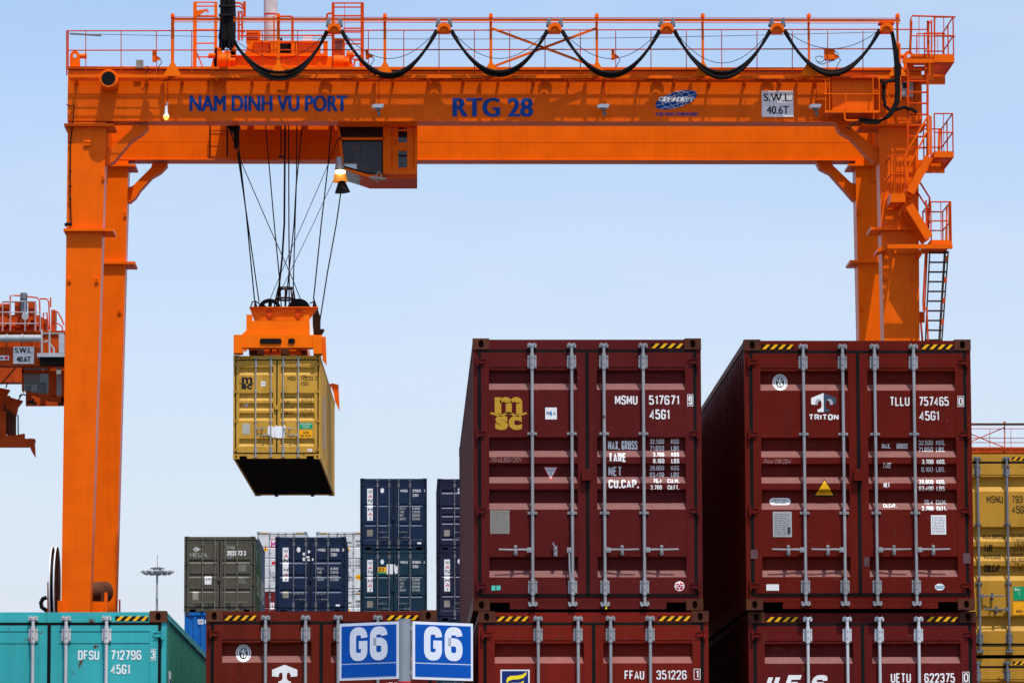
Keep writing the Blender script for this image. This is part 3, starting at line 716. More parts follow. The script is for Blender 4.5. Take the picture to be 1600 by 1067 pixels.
uetu = container('wine red container with slanted white U E S letters, UETU 622375', 1168.8, 955.6, 45.9, 'high', 12.19, 'maroon_wine', cast=RUST2, rod=paint('bright_bars', (.58,.60,.62), rough=.35, metal=.3, var=.08, streak=.1))
C = uetu
T(C, 'container_number', [('UETU', 1392, 1051, 1423.2, 1066), ('622375', 1444.4, 1051, 1492, 1066), ('45G1', 1446, 1074, 1476, 1089)], LETW, 1, .012)
boxed(C, '0', 1504, 1049, 1514.8, 1067, LETW)
T(C, 'logo', [('U', 1192, 1054, 1210, 1084, .06), ('E', 1222, 1054, 1246, 1084, .06), ('S', 1262, 1054, 1285, 1084, .06)], LETW, -1, shear=.35)

trit = container('brown maroon container behind the blue G6 sign with a plain white T emblem', 321.6, 953.2, 45.63, 'high', 12.19, 'maroon_left', cast=RUSTY)
C = trit
class_seal(C, (368, 1006, 392.3, 1033.6)); tee_logo(C, (425, 1037.8, 464.6, 1068), two=False)
T(C, 'container_number', [('TLLU', 549, 1044, 580, 1058), ('173', 601, 1065.6, 622, 1079), ('1', 700, 1060, 700.1, 1060.1)][:2], LETW, 1, .012)

dfsu = container('turquoise container with rusty corner fittings, DFSU 712796 on its door', -106.4, 954.4, 45.0, 'plain', 12.19, 'teal_green', cast=RUSTY, side=MATS['teal_side'], rod=paint('pale_bars', (.52,.50,.50), rough=.5, rust=.18, var=.15, streak=.2))
C = dfsu
T(C, 'container_number', [('DFSU', 121.8, 1015.5, 155, 1030.5), ('712796', 173, 1015.3, 220.8, 1030.5), ('45G1', 173, 1037.5, 203, 1052.6)], LETW, 1, .014)
boxed(C, '3', 233.6, 1013.2, 243.4, 1031, LETW)
# white vertical strip on its side
ws = MB(); x_ = CW/2-.004
ws.box(x_, x_+.003, .55, .95, .6, 2.30); ws.m = 1
for k in range(6): ws.box(x_+.003, x_+.005, .62, .88, 2.08-k*.26, 2.22-k*.26)
ws.build('side_lettering', [WHT, NAVYB], None).parent = C['root']
# ---- mustard pair at the right edge
msnu = container('mustard yellow container at the right edge, MSNU 793, with green and orange stickers', 1374.5, 708, 61.4, 'high', 12.19, 'mustard_bright', handles='B', cast=MATS['mustard_bright'], rod=GREYB)
C = msnu
T(C, 'container_number', [('MSNU', 1541.6, 774.2, 1567, 785.2), ('793', 1581, 774.2, 1598, 785.2), ('45G1', 1581, 789.8, 1604, 801.4)], LETM, 1, .0)
rows = [('MAX.GROSS', 1536, 834, 1571, 841.5, .01), ('TARE', 1538, 850, 1552, 861, .01), ('PAYLOAD', 1538, 865.5, 1564, 873, .01), ('CUB.CAP.', 1538, 881.6, 1564, 893, .01)]
for k, a in enumerate(('32.500', '71.650', '3.840', '8.470', '28.660', '63.180', '76.4', '2.700')): rows.append((a, 1581 if len(a) > 5 else 1584, 833+7.6*k, 1600, 838.6+7.6*k, .005))
weight_rows(C, rows, LETM)
ECO = [('Eco-Container', .06, .08, .94, .3), ('Bamboo Flooring', .2, .42, .8, .52), ('Waterbased Paint', .2, .58, .8, .68), ('Low VOC', .3, .74, .7, .84)]
CAU = [('CAUTION', .28, .12, .72, .44), ('HIGH TRAILER', .1, .58, .9, .88)]
sticker(C, (1583.4, 916, 1628, 937), SGRN, 1, ECO, LETW); sticker(C, (1583.4, 940, 1628, 960), SORG, 1, CAU, LETD)
def bare(mb, R):
    for a in ((1536, 924, 1571, 932), (1560, 955, 1585, 958)): rectm(mb, *R(*a))
low_y = container('mustard yellow container directly under the MSNU one, its lower part cut off', 1374.5, 1027.2, 61.4, 'high', 12.19, 'mustard_bright', handles='B', cast=MATS['mustard_bright'], rod=GREYB)
# ---- hanging container
hang = container('mustard yellow container hanging in the air below the crane spreader, MSDU 742233', 364.6, 555.2, 119.73, 'high', 12.19, 'mustard', handles='B', rotz=-.0156, group='mustard containers', cast=MATS['mustard'], rod=paint('hanging_bars', (.36,.35,.32), rough=.5, var=.2))
C = hang
wave_logo(C, (377.4, 589, 394.3, 599), (373.5, 598.4, 397, 600.4), (377, 600.2, 394, 608), LETD)
sticker(C, (407.8, 595.8, 414.8, 603), WHT, -1, [('RINA', .12, .34, .88, .62)])
T(C, 'container_number', [('MSDU', 449.2, 588, 462, 594.3), ('742233', 470, 588, 489, 594.3), ('2', 492.6, 588, 495.7, 594.3), ('45G1', 469.9, 596.2, 482.2, 602.5)], LETM, 1, .0)
rows = [('MAX.GROSS', 443.5, 619.2, 461.5, 622.8), ('TARE', 443.5, 626.8, 452.5, 631), ('PAYLOAD', 443.5, 634.2, 459, 638), ('CUB.CAP', 443.5, 642.4, 457.5, 647)]
for k, a in enumerate(('32.500 KGS', '71.650 LBS', '3.840 KGS', '8.470 LBS', '28.660 KGS', '63.180 LBS', '76.4 CU.M', '2.700 CU.FT')): rows.append((a, 469.5, 618.6+4.1*k, 488, 621.4+4.1*k))
weight_rows(C, rows, LETM, bold=.0)
tri_sticker(C, (380.4, 630.2, 389.2, 637.6))
sticker(C, (378.5, 661.7, 390.2, 678), paint('worn_plate', (.42,.40,.36), rough=.5, var=.1), -1, name='data_plate', rules=0)
def torn(mb, R):
    R4 = R(418, 663.7, 446.7, 684.5)
    poly(mb, [(.02,.12),(.2,.05),(.36,.2),(.42,.1),(.38,.9),(.3,1),(.22,.82),(.1,.95),(0,.7)], R4)
    poly(mb, [(.42,.1),(.5,.02),(.55,.12),(.7,.08),(.82,.14),(.85,.02),(.97,.1),(1,.5),(.94,.62),(.92,.98),(.6,1),(.4,.95)], R4)
for s_ in (-1,): decal(C, 'torn_paper', torn, [WHT], s_, 'torn white paper across the door seam', flat=-.02)
sticker(C, (467.6, 660.2, 488.3, 669.9), SGRN, 1, ECO, LETW); sticker(C, (467.6, 672.7, 488, 683.3), SORG, 1, CAU, LETD); sticker(C, (480.4, 701, 487.6, 705.4), WHT, 1, [('RINA', .15, .3, .85, .7)], SRED)
sv = MB(); x_ = CW/2-.004; sv.box(x_, x_+.004, 2.6, 3.2, .55, 2.0); sv.box(x_, x_+.004, 4.0, 4.15, .4, 2.2)
o = sv.build('side_lettering', [LETY], None); o.parent = C['root']
# ---- background stacks
bgk = dict(group='small containers stacked far behind')
olive = container('olive grey container with faded lettering, left end of the far stacks', 288.0, 837.8, 148.2, 'low3', 6.06, 'olive_grey', cast=MATS['olive_grey'], side=MATS['olive_side'], stripes='', rod=paint('olive_bars', (.16,.155,.12), rough=.6), **bgk)
C = olive
T(C, 'container_number', [('2032 73 3', 354.6, 860, 384.2, 867.6, .03)], LETW, 1); T(C, 'faded_lettering', [('GVAU', 354, 852, 367, 857.5, -.01), ('22G1', 354, 868.4, 364.5, 871.8, -.01), ('2400', 373, 882, 384, 886), ('5290', 373, 887, 384, 892), ('33.1', 373, 901, 384, 905), ('1170', 373, 907, 384, 911)], LETY, 1, bold=-.01)
def heu(mb, R):
    x0, z0, x1, z1 = R(297, 863, 326, 869.8); put_text(mb, 'HEUN..', x0, z0, x1, z1, 0, bold=-.005)
    poly(mb, [(0,.5),(.3,.05),(.3,.95)], R(301.5, 853.6, 314, 862)); poly(mb, [(.35,0),(1,.5),(.35,1)], R(301.5, 853.6, 314, 862))
decal(C, 'faded_lettering', heu, [LETY], -1)
sticker(C, (319.7, 900, 330.4, 912.6), WHT, -1, [('3.1R', .15, .2, .85, .5)], LETD); sticker(C, (301, 924, 310, 937), PLATE, -1, name='data_plate')
sv = MB(); x_ = CW/2-.002
sv.m = 0
def side_txt(root, s, y0, y1, z0, z1, mat):
    m = MB(); vs, fs = glyphs(s, .02); m.add([(CW/2+.001, y0+(y1-y0)*a, z0+(z1-z0)*b) for a, b in vs], fs)
    o = m.build('side_lettering', mat, None, recalc=False); o.parent = root
side_txt(C['root'], 'HEUNG', 1.4, 4.6, .7, 1.45, LETY); side_txt(C['root'], '1', 1.0, 1.4, 1.75, 2.2, LETY)
behind = container('slate blue container right behind the olive grey one, only its side in view', 288+11.5, 842.5, 155.0, 'low3', 6.06, 'slate_blue', cast=MATS['slate_blue'], stripes='', **bgk)
side_txt(behind['root'], 'LINE', .8, 5.0, .5, 1.3, LETY)
def wanhai(lab, px, py, Y, kind, mat, num, cls, rows=True, rods=GREYB, letter=True, size=None):
    C = container(lab, px, py, Y, kind, 6.06, mat, stripes='', cast=MATS[mat], handles='C', rod=rods, **bgk)
    sc = F/Y; X = lambda a: px + a*sc*1.0; Z = lambda b: py + b*sc
    if letter:
        def strip(mb, R):
            for a, b in ((.355, .98), (1.06, 1.56)):
                pass
            x0, z0, x1, z1 = R(X(.255), Z(.37), X(.46), Z(1.53)); rectm(mb, x0, z0, x1, z1)
            h = (z1-z0)/6.6
            for k, ch in enumerate('WAN HAI'):
                if ch == ' ': continue
                zz = z1 - (.25 + k*.92)*h + (0 if k < 3 else .35*h*0)
                mb.m = 2 if k in (1, 5) else 1
                put_text(mb, ch, x0+(.28 if ch == 'I' else .12)*(x1-x0), zz-.78*h, x1-(.28 if ch == 'I' else .12)*(x1-x0), zz, -.002, bold=.03, shear=.2)
        decal(C, 'lettering', strip, [WHT, LETD, SRED], -1, 'white upright panel reading WAN HAI')
    T(C, 'container_number', [(num[0], X(1.45), Z(.40), X(1.72), Z(.50)), (num[1], X(1.90), Z(.40), X(2.20), Z(.50)), (num[2], X(2.31), Z(.40), X(2.36), Z(.50)), (cls, X(1.91), Z(.56), X(2.12), Z(.66))], LETW, 1, .01)
    if rows:
        W_ = []
        for k, (a, b) in enumerate((('M.G.W.', '30.480 KGS'), ('TARE', '2.220 KGS'), ('NET', '28.260 KGS'), ('CU.CAP.', '33.2 CU.M'))):
            W_ += [(a, X(1.44), Z(1.045+k*.125), X(1.68 if k % 3 == 0 else 1.6), Z(1.135+k*.125)), (b, X(1.89), Z(1.045+k*.125), X(2.17), Z(1.135+k*.125))]
        T(C, 'weight_table', W_, LETY, 1, .005)
    def dot(mb, R):
        x0, z0, x1, z1 = R(X(.74), Z(.35), X(.87), Z(.53)); mb.ell((x0+x1)/2, (z0+z1)/2, (x1-x0)/2, (z1-z0)/2, 0)
    decal(C, 'sticker', dot, [WHT], -1, 'small white oval sticker')
    sticker(C, (X(.25), Z(1.86), X(.46), Z(2.10)), PLATE, -1, name='data_plate'); sticker(C, (X(2.08), Z(2.32), X(2.22), Z(2.38)), WHT, 1)
    return C
w1 = wanhai('dark navy container beside the olive grey one, WAN HAI strip, white paper scraps', 430.0, 838.4, 148.2, 'low3', 'navy', ('WHSU', '223186', '0'), '22G1')
def scraps(mb, R):
    for a in ((473, 863, 477, 867.5), (481, 859.6, 485.5, 863.5), (473, 870.5, 477.5, 876), (478, 868.5, 483.5, 871.5), (487.5, 872, 490, 875.5), (480.5, 873, 484, 876)): rectm(mb, *R(*a))
decal(w1, 'torn_paper', scraps, [WHT], -1, flat=.0)
w2 = wanhai('dark navy container with WAN HAI strip, 275012, topmost of the far stack', 562.7, 747.2, 156.8, 'low2', 'navy', ('WHSU', '275012', '1'), '22G1')
w3 = wanhai('teal tinted navy container with a yellow B3 sticker, below the 275012 one', 562.7, 858.5, 156.8, 'low2', 'navy_teal', ('WHLU', '045045', '4'), '22G1')
sticker(w3, (590.6, 885.4, 603.6, 893.6), YEL, -1, [('B3', .12, .12, .72, .88)], LETD)
sticker(w3, (590.6, 893.8, 603.6, 896), SGRN, -1)
def tp(mb, R):
    for a in ((604, 881, 614, 896.5),): rectm(mb, *R(*a))
    poly(mb, [(0,.1),(.4,0),(.6,.3),(1,.1),(1,.9),(.5,1),(.2,.7)], R(614.5, 881, 621.5, 896.5))
decal(w3, 'torn_paper', tp, [WHT], -1, flat=-.0)
w4 = wanhai('greyish navy container, upper one seen partly hidden by the MSMU container', 683.0, 747.6, 156.8, 'low5', 'navy_grey', ('WHLU', '261', '2'), '22G1', letter=False)
w5 = wanhai('navy container with WAN HAI strip, lower one seen partly hidden by the MSMU container', 683.2, 857.7, 156.8, 'low2', 'navy_grey', ('WHLU', '264', '5'), '22G1')
def reefer(lab, px, py, Y, num):
    C = container(lab, px, py, Y, 'reefer', 12.19, 'reefer_white', stripes='LR', cast=GREY, handles='C', rod=GREY, **bgk)
    sc = F/Y; X = lambda a: px+a*sc; Z = lambda b: py+b*sc
    T(C, 'container_number', [('YMMU', X(1.44), Z(.47), X(1.72), Z(.58)), (num, X(1.90), Z(.40), X(2.2), Z(.52)), ('45G1', X(1.92), Z(.58), X(2.15), Z(.68))], LETD, 1, .02)
    for s_, x_ in ((-1, .28), (1, 1.38)):
        def tr(mb, R, x_=x_):
            poly(mb, [(.5,0),(0,1),(1,1)], R(X(x_), Z(.66), X(x_+.28), Z(.93))); mb.m = 1; poly(mb, [(.4,.35),(.6,.35),(.55,.8),(.45,.8)], R(X(x_), Z(.66), X(x_+.28), Z(.93)), -.002)
        decal(C, 'warning_triangle', tr, [SORG, LETD], s_)
    T(C, 'weight_table', [(a, X(b), Z(1.28+k*.13), X(b+.27), Z(1.37+k*.13)) for k in range(4) for a, b in (('MAX.G', 1.42), ('34.000', 1.9))], LETD, 1, .0)
    sticker(C, (X(1.94), Z(2.07), X(2.2), Z(2.3)), SORG, 1); sticker(C, (X(1.45), Z(2.0), X(1.62), Z(2.4)), LETY, 1)
    return C
r1 = reefer('white container rising between the olive grey and dark navy ones, pink square logo', 401.2, 830.4, 208.0, '703120')
def pk(mb, R):
    R4 = R(421, 842, 433, 855.5); poly(mb, [(0,0),(1,0),(1,1),(0,1)], R4); mb.m = 1; poly(mb, [(.1,.1),(.9,.1),(.9,.9),(.1,.9)], R4, -.001); mb.m = 2; poly(mb, [(.2,.9),(.2,.1),(.5,.5),(.9,.1),(.9,.9),(.7,.9),(.7,.55),(.5,.8),(.4,.55),(.4,.9)], R4, -.002)
decal(r1, 'logo', pk, [SRED, WHT, paint('pink_logo', (.5,.02,.25))], -1)
sticker(r1, (424.5, 877, 432, 881.5), SRED, -1)
r2 = reefer('white container between the two dark navy stacks, upper of two', 493.6, 830.4, 208.0, '703107')
r3 = reefer('white container between the two dark navy stacks, lower of two', 493.6, 924.3, 208.0, '703052')
r4 = container('maroon container below the white one with the pink square logo', 401.2, 924.3, 208.0, 'reefer', 12.19, 'far_maroon', stripes='', cast=RUST2, **bgk)
sticker(r4, (422, 941, 428.5, 951.5), WHT, -1, [('1', .3, .15, .7, .85)], SRED)
si = container('bright blue container under the olive grey one with white S letter', 288.2, 955.6, 148.2, 'plain', 6.06, 'signal_blue', stripes='', cast=MATS['slate_blue'], door=False, **bgk)
T(si, 'lettering', [('SI', 308.6, 967, 321.6, 974.6)], LETW, -1, .04)
n3 = container('dark navy container lowest of the far stack beside the MSMU container', 683.2, 969.3, 156.8, 'low2', 6.06, 'navy_teal', stripes='', cast=MATS['navy'], rod=GREYB, handles='C', **bgk)
# ------------------------------------------------------------------ G6 sign
SY = 43.2
p0 = at(632, 1067, SY)
sign = thing('row_sign', (p0.x, SY, 0), 'blue and white G6 sign of two angled panels on a grey pole', 'sign')
m = MB(); a = at(632, 967.5, SY); m.tube([(a.x, SY, 0), (a.x, SY, a.z)], .064, 24); m.tube([(a.x, SY, a.z), (a.x, SY, a.z+.006)], .066, 24)
m.build('pole', paint('sign_pole_grey', (.30,.33,.36), rough=.45, var=.1, streak=.2, metal=.3), sign)
m = MB(); b = at(632, 1064.2, SY); m.tube([(a.x, SY, b.z-.25), (a.x, SY, b.z)], .068, 24); m.build('band', SRED, sign, 'red band round the pole')
SB = paint('sign_blue', (.004, .085, .42), rough=.35, var=.04, streak=.05); SWt = paint('sign_white', (.74, .78, .86), rough=.4, var=.03, streak=.06)
def panel(pi, po, s):    # pixel x of inner and outer edges
    I = at(pi, 970.2, SY-.02); O_ = at(po, 974.4, SY+.44)
    zt, zb = I.z, at(pi, 1059.8 if s < 0 else 1060.6, SY-.02).z
    d = Vector((O_.x-I.x, O_.y-I.y, 0)); W_ = d.length; d.normalize(); nn = Vector((d.y, -d.x, 0)) if s > 0 else Vector((-d.y, d.x, 0))
    if nn.y > 0: nn = -nn
    P = lambda u, z, o: I + d*u - Vector((0,0,I.z)) + Vector((0,0,z)) + nn*o
    def slab(mb, u0, u1, z0, z1, o0, o1):
        v = [P(u0,z0,o0),P(u1,z0,o0),P(u1,z0,o1),P(u0,z0,o1),P(u0,z1,o0),P(u1,z1,o0),P(u1,z1,o1),P(u0,z1,o1)]
        mb.add(v, [(0,3,2,1),(4,5,6,7),(0,1,5,4),(1,2,6,5),(2,3,7,6),(3,0,4,7)])
    H_ = zt-zb; mb = MB(); slab(mb, 0, W_, zb, zt, 0, .02)
    pn = mb.build('sign_panel', SWt, sign)
    mb = MB(); b_ = .028; slab(mb, b_, W_-b_, zb+b_, zb+H_*.275, .02, .0225); slab(mb, b_, W_-b_, zb+H_*.295, zt-b_, .02, .0225)
    mb.build('blue_field', SB, pn)
    mb = MB(); t_ = MB(); stroke_text(t_, 'G6', .18, zb+H_*.335, .82, zt-H_*.075, 0, bold=0); t_ = MB()
    stroke_text(t_, 'G6', 0, zb+H_*.335, W_*.64, zt-H_*.075, 0, bold=.06)
    mb.add([P((W_-(v.x+.18*W_)) if s < 0 else v.x+.18*W_, v.z, .0245-v.y) for v in t_.v], t_.f)
    mb.build('lettering', SWt, pn, recalc=False)
    mb = MB()
    for z in (zb+H_*.12, zt-H_*.12): slab(mb, -.03, W_*.5, z-.02, z+.02, -.02, 0)
    mb.build('clamp', GALV, sign)
panel(624.8, 532.5, -1); panel(643.2, 737, 1)
# ------------------------------------------------------------------ main gantry crane
YF, YR, GD = 122.5, 129.2, .75
c0 = at(760, 500, YF)
crane = thing('gantry_crane', (c0.x, (YF+YR)/2, 0), 'big orange gantry crane with NAM DINH VU PORT and RTG 28 on its girder', 'gantry crane')
def rail(mb, pts, r=.022): mb.tube(pts, r*.85, 6)
# girders
m = MB(); m.pbox(106, 110.5, 1441, 191.0, YF, GD); m.pbox(106.5, 104, 1441.5, 110.3, YF-.05, GD+.1); m.pbox(107, 188.2, 1440, 190.8, YF-.04, .039)
for px in range(160, 1440, 166): m.pbox(px, 125, px+1.4, 188, YF-.012, .011)
fg = m.build('girder', ORG, crane, 'front girder with the lettering')
m = MB(); a = at(141, 251.2, YR); m.pbox(141, 190, 1399, 251.2, YR, GD); m.pbox(140, 248.7, 1400, 251.0, YR-.04, .039)
for px in (300, 560, 781, 1040, 1290): m.pbox(px, 190, px+.9, 248, YR-.008, .007)
m.pbox(165, 221.8, 1365, 222.3, YR-.006, .005); m.build('girder', ORG, crane, 'rear girder')
# end ties joining both girders
for a, b in ((108, 150), (1400, 1436)):
    m = MB(); p = at(a, 112, YF); q = at(b, 185, YF); m.box(p.x, q.x, YF+GD, YR, q.z, p.z); m.build('end_beam', ORG, crane)
# walkway with grating
zt = at(0, 116.6, YF-.72); 
m = MB(); m.pbox(106, 116.6, 1441, 123.4, YF-.74, .02)
for k in range(25):
    px = 118 + k*55.1; p = at(px, 123.2, YF-.72); m.box(p.x-.035, p.x+.035, YF-.72, YF, p.z-.02, p.z+.07); m.prism([(px-1.2, 124), (px+1.2, 124), (px+1.2, 131), (px-1.2, 131)], YF-.06, .055)
m.build('walkway_edge', ORG, crane)
m = MB(); A = at(107, 121.5, YF-.72); B = at(1440, 121.5, YF-.72); x = A.x
while x < B.x: m.box(x, x+.009, YF-.715, YF-.0, A.z, A.z+.03); x += .052
for y in (YF-.6, YF-.45, YF-.3, YF-.15): m.box(A.x, B.x, y, y+.012, A.z-.004, A.z+.026)
m.build('walkway_grating', ORGR, crane)
# hand rails
m = MB(); Y_ = YF-.70
for yy, (x0, x1) in ((48.6, (104, 1424)), (79.0, (104, 1448))): rail(m, [at(x0, yy, Y_), at(760, yy-1, Y_), at(x1, yy-2.4, Y_)], .021)
for k in range(24):
    px = 134+55.2*k
    if px < 1400: rail(m, [at(px, 48.5, Y_), at(px, 118, Y_)], .015)
rail(m, [at(104.3, 48.5, Y_), at(104.3, 118, Y_)], .024); rail(m, [at(106.5, 49, Y_+.7), at(106.5, 110, Y_+.7)], .022); rail(m, [at(104.3, 48.5, Y_), at(106.5, 49, Y_+.7)], .021)
m.build('handrail', ORGR, crane)
m = MB(); n = 30
m.tube([at(109+(1395-109)*k/n, 53 + 10*math.sin(math.pi*k/n)-3*k/n, Y_+.3) for k in range(n+1)], .010, 5); m.ptube([(109, 53), (158, 56)], .028, Y_+.3); m.build('guide_wire', GREYB, crane)
# festoon rail
YT = YF-.98
m = MB(); m.pbox(270, 26.8, 1407, 28.4, YT, .07); m.pbox(270, 34.6, 1407, 36.2, YT, .07); m.pbox(270, 28.4, 1407, 34.6, YT+.03, .02); m.build('festoon_rail', ORG, crane)
PX = [269.5, 435, 601.3, 767, 932.6, 1098.2, 1264, 1402.8]
for px in PX:
    m = MB(); m.pbox(px-2.2, 24.5 if px < 1300 or px > 1300 else 24, px+2.2, 119, YT+.18, .10); m.pbox(px-3, 22.5, px+3, 27, YT+.05, .2); m.prism([(px-1, 21), (px+1, 21), (px+2.5, 23), (px-2.5, 23)], YT+.1, .1)
    post = m.build('festoon_post', ORG, crane)
    m = MB(); m.prism([(px-14.5, 119), (px-2.2, 97.5), (px-.6, 95.6), (px+1, 95.6), (px+2.6, 97.5), (px+14.5, 119)], YT+.10, .03); m.build('gusset', ORGL, post)
m = MB(); m.ptube([(769, 45), (931, 105)], .045, YT+.24, 4); m.ptube([(931, 45), (769, 105)], .045, YT+.3, 4); m.build('cross_brace', ORG, crane)
# festoon trolleys and cables
FX = [522.3, 693.8, 866.8, 1042.2, 1214.6, 1385.5]
for i, px in enumerate(FX):
    m = MB(); c = at(px, 50, YT-.12); o = []; 
    P = [(px-10.5, 50)] + [(px-10.5*math.cos(math.radians(t)), 45-9*math.sin(math.radians(t))) for t in range(0, 181, 15)] + [(px+10.5, 50)] + [(px+6.5*math.cos(math.radians(t)), 46.5-5*math.sin(math.radians(t))) for t in range(0, 181, 20)]
    m.prism(P, YT-.16, .05); m.prism(P, YT+.32, .05); m.prism([(px-9.5, 45), (px, 38), (px+9.5, 45), (px+9.5, 50), (px-9.5, 50)], YT-.10, .4)
    tr = m.build('cable_trolley', ORG, crane)
    if i < 5:
        for s in (-1, 1):
            m = MB()
            for q in (32.5, 37): m.disc(at(px+s*9, q, YT-.05), .055, (0,1,0), .1, 12)
            m.pbox(px+s*9-4, 36.5, px+s*9+4, 40, YT-.12, .3); m.pbox(px+s*9-1.5, 31, px+s*9+1.5, 48, YT-.14, .03)
            m.build('wheel', GREYB, tr)
    else:
        m = MB(); m.pbox(px-12, 34.5, px+12, 37.2, YT-.1, .36); m.build('bracket', ORGR, tr)
def sag(x0, y0, x1, y1, low, n=26, pw=2.0):
    P = []
    for k in range(n+1):
        t = k/n; u = 2*t-1; base = y0+(y1-y0)*t; P.append((x0+(x1-x0)*t, base+(low-base)*(1-abs(u)**pw)))
    return P
rnd_ = random.Random(3)
loops = [(362, 60, 511, 50, 121)] + [(FX[i]+11, 48, FX[i+1]-11, 48, 118) for i in range(5)]
for i, (x0, y0, x1, y1, low) in enumerate(loops):
    low0 = low; low = low + (0, 1.5, -1, 1, 2, -1)[i]; low0 = low
    m = MB(); spread = 11 if i in (0, 4) else 7.5
    for k in range(9):
        f = (k/8-.5)*2; low = low0+rnd_.uniform(-2, 2)*0; yy = YT+.05+rnd_.uniform(-.2, .2)
        P = sag(x0+f*1.8, y0-abs(f), x1-f*1.8, y1-abs(f), low-2+f*spread*.5+rnd_.uniform(-1, 1), pw=2.05 if i else 2.2)
        m.ptube(P, .030 if k % 3 else .04, yy, 6)
    m.build('festoon_cable', BLK, crane)
    m = MB(); m.ptube(sag(x0, y0-1, x1, y1-1, 92 if i < 4 else (99 if i == 4 else 76.5), pw=2), .010, YT-.1, 5); m.build('tow_wire', BLK, crane)
m = MB()
for k in range(7):
    d = (k-3)*.8; m.ptube([(1393+d*.4, 47), (1396+d*.6, 62), (1400+d, 85), (1402+d, 110), (1402.5+d, 140), (1402+d, 158), (1396+d, 172), (1386+d, 184), (1372+d*.6, 191-d*.8), (1358, 190-d), (1344, 187.5-d)], .034, YT+.05+.03*(k % 3), 6)
m.ptube([(1344, 187), (1334, 193), (1326, 202), (1322, 199)], .02, YT); m.ptube([(1404, 128), (1396, 126), (1385, 128), (1381, 134), (1380.5, 150), (1383, 166), (1391, 173), (1402, 171), (1412, 168), (1425, 171), (1433, 176)], .05, YT+.1)
m.ptube([(1375, 125), (1380, 130), (1381, 140)], .05, YT+.1)
m.build('festoon_cable', BLK, crane, 'end bundle running down beside the cabinet')
m = MB(); m.pbox(1404.5, 68, 1408.5, 157, YT+.1, .1); m.build('cable_post', ORG, crane)
# lettering on the girder
def glet(name, items, mat, bold, Y=YF-.016, par=None):
    m = MB()
    for it in items: ptext(m, *it, Y, bold=bold)
    return m.build(name, mat, par or fg, recalc=False)
m = MB(); sans(m, 'NAM DINH VU PORT', 296, 149.5, 543, 174, YF-.016, .022); m.build('lettering', LETB, fg, recalc=False)
m = MB(); sans(m, 'RTG 28', 707, 153.5, 833, 182.5, YF-.016, .028); m.build('lettering', LETB, fg, recalc=False)
m = MB(); cx, cz = 0, 0; P = at(1056.5, 156.2, YF-.016); u = F/YF; m.ell(P.x, P.z, 34.5/u, 12.6/u, YF-.016, 40, math.radians(17))
lo_ = m.build('logo', LETB, fg, 'tilted blue globe emblem', recalc=False)
m = MB(); ca, sa = math.cos(math.radians(17)), math.sin(math.radians(17))
def G(a, b): return Vector((P.x+(a*34.5*ca-b*12.6*sa)/u, YF-.019, P.z+(a*34.5*sa+b*12.6*ca)/u))
for q in (-.66, -.33, 0, .33, .66):
    m.tube([G(math.cos(t)*q*1.0+ (0), math.sin(t)) for t in [math.radians(-90+180*k/12) for k in range(13)]] , .007, 4)
for q in (-.55, 0, .55):
    w_ = math.sqrt(1-q*q); m.tube([G(-w_+2*w_*k/10, q) for k in range(11)], .007, 4)
sans(m, 'GEMADEPT', 1029, 152, 1084, 159.4, YF-.03, .05)
m.build('lettering', LETW, lo_, recalc=False)
m = MB(); sans(m, 'THE WAY FORWARD', 1023.8, 176, 1091, 181.4, YF-.016, .025); m.build('lettering', LETB, fg, recalc=False)
m = MB(); m.pbox(1190, 142.3, 1240, 183, YF-.025, .02); sb = m.build('load_sign', WHT, crane, 'white board reading S.W.L. 40.6T')
m = MB(); sans(m, 'S.W.L.', 1193.3, 146.5, 1236.5, 158.5, YF-.028, .014); sans(m, '40.6T', 1198, 166, 1232.5, 178.5, YF-.028, .014); m.build('lettering', LETD, sb, recalc=False)
# legs: outlines seen on the front planes, carried down to the yard
def leg(pts, Y, lab=None, depth=.9):
    m = MB(); m.prism(pts, Y, depth); P = [at(a, b, Y) for a, b in pts]
    return m.build('leg', ORG, crane, lab)
def ext(x0, y0, x1, y1, y): return x0 + (x1-x0)*(y-y0)/(y1-y0)
YL = YF-.05
B_ = 1349
def legpoly(l0, l1, r0, r1):
    return [(l0[0], l0[1]), (r0[0], r0[1]), (ext(*r0, *r1, B_), B_), (ext(*l0, *l1, B_), B_)]
legs = [leg(legpoly((106, 191), (95.5, 955), (166, 191), (140.5, 955)), YL, 'front left leg'),
        leg(legpoly((141, 251), (124, 955), (200.5, 251), (180.5, 955)), YR-.05, 'rear left leg'),
        leg(legpoly((1372.5, 191), (1381.5, 531), (1434.5, 191), (1437, 531)), YL, 'front right leg'),
        leg(legpoly((1336.5, 251), (1342.5, 531), (1392, 251), (1388, 531)), YR-.05, 'rear right leg')]
def collar(l, x0, x1, y0, y1, Y, dirs=(1, 1)):
    m = MB(); m.pbox(x0, y0, x1, y1, Y-.18, 1.26)
    if dirs[0]: m.prism([(x0+1, y1), (x0+6.5, y1), (x0+6.5, y1+6)], Y+.1, .04); m.prism([(x0+1, y1), (x0+6.5, y1), (x0+6.5, y1+6)], Y+.8, .04)
    if dirs[1]: m.prism([(x1-1, y1), (x1-6.5, y1), (x1-6.5, y1+6)], Y+.1, .04); m.prism([(x1-1, y1), (x1-6.5, y1), (x1-6.5, y1+6)], Y+.8, .04)
    m.build('flange', ORG, l)
collar(legs[0], 100, 178, 193, 197, YL); collar(legs[0], 99, 177, 357, 361, YL)
collar(legs[1], 132, 212, 256.5, 260, YR); collar(legs[1], 128, 211, 408.5, 412.5, YR)
collar(legs[2], 1345, 1447, 193, 197, YL); collar(legs[2], 1361, 1436, 354.5, 359, YL)
collar(legs[3], 1326, 1399, 256, 259.5, YR); collar(legs[3], 1328, 1380, 406.5, 410.5, YR)
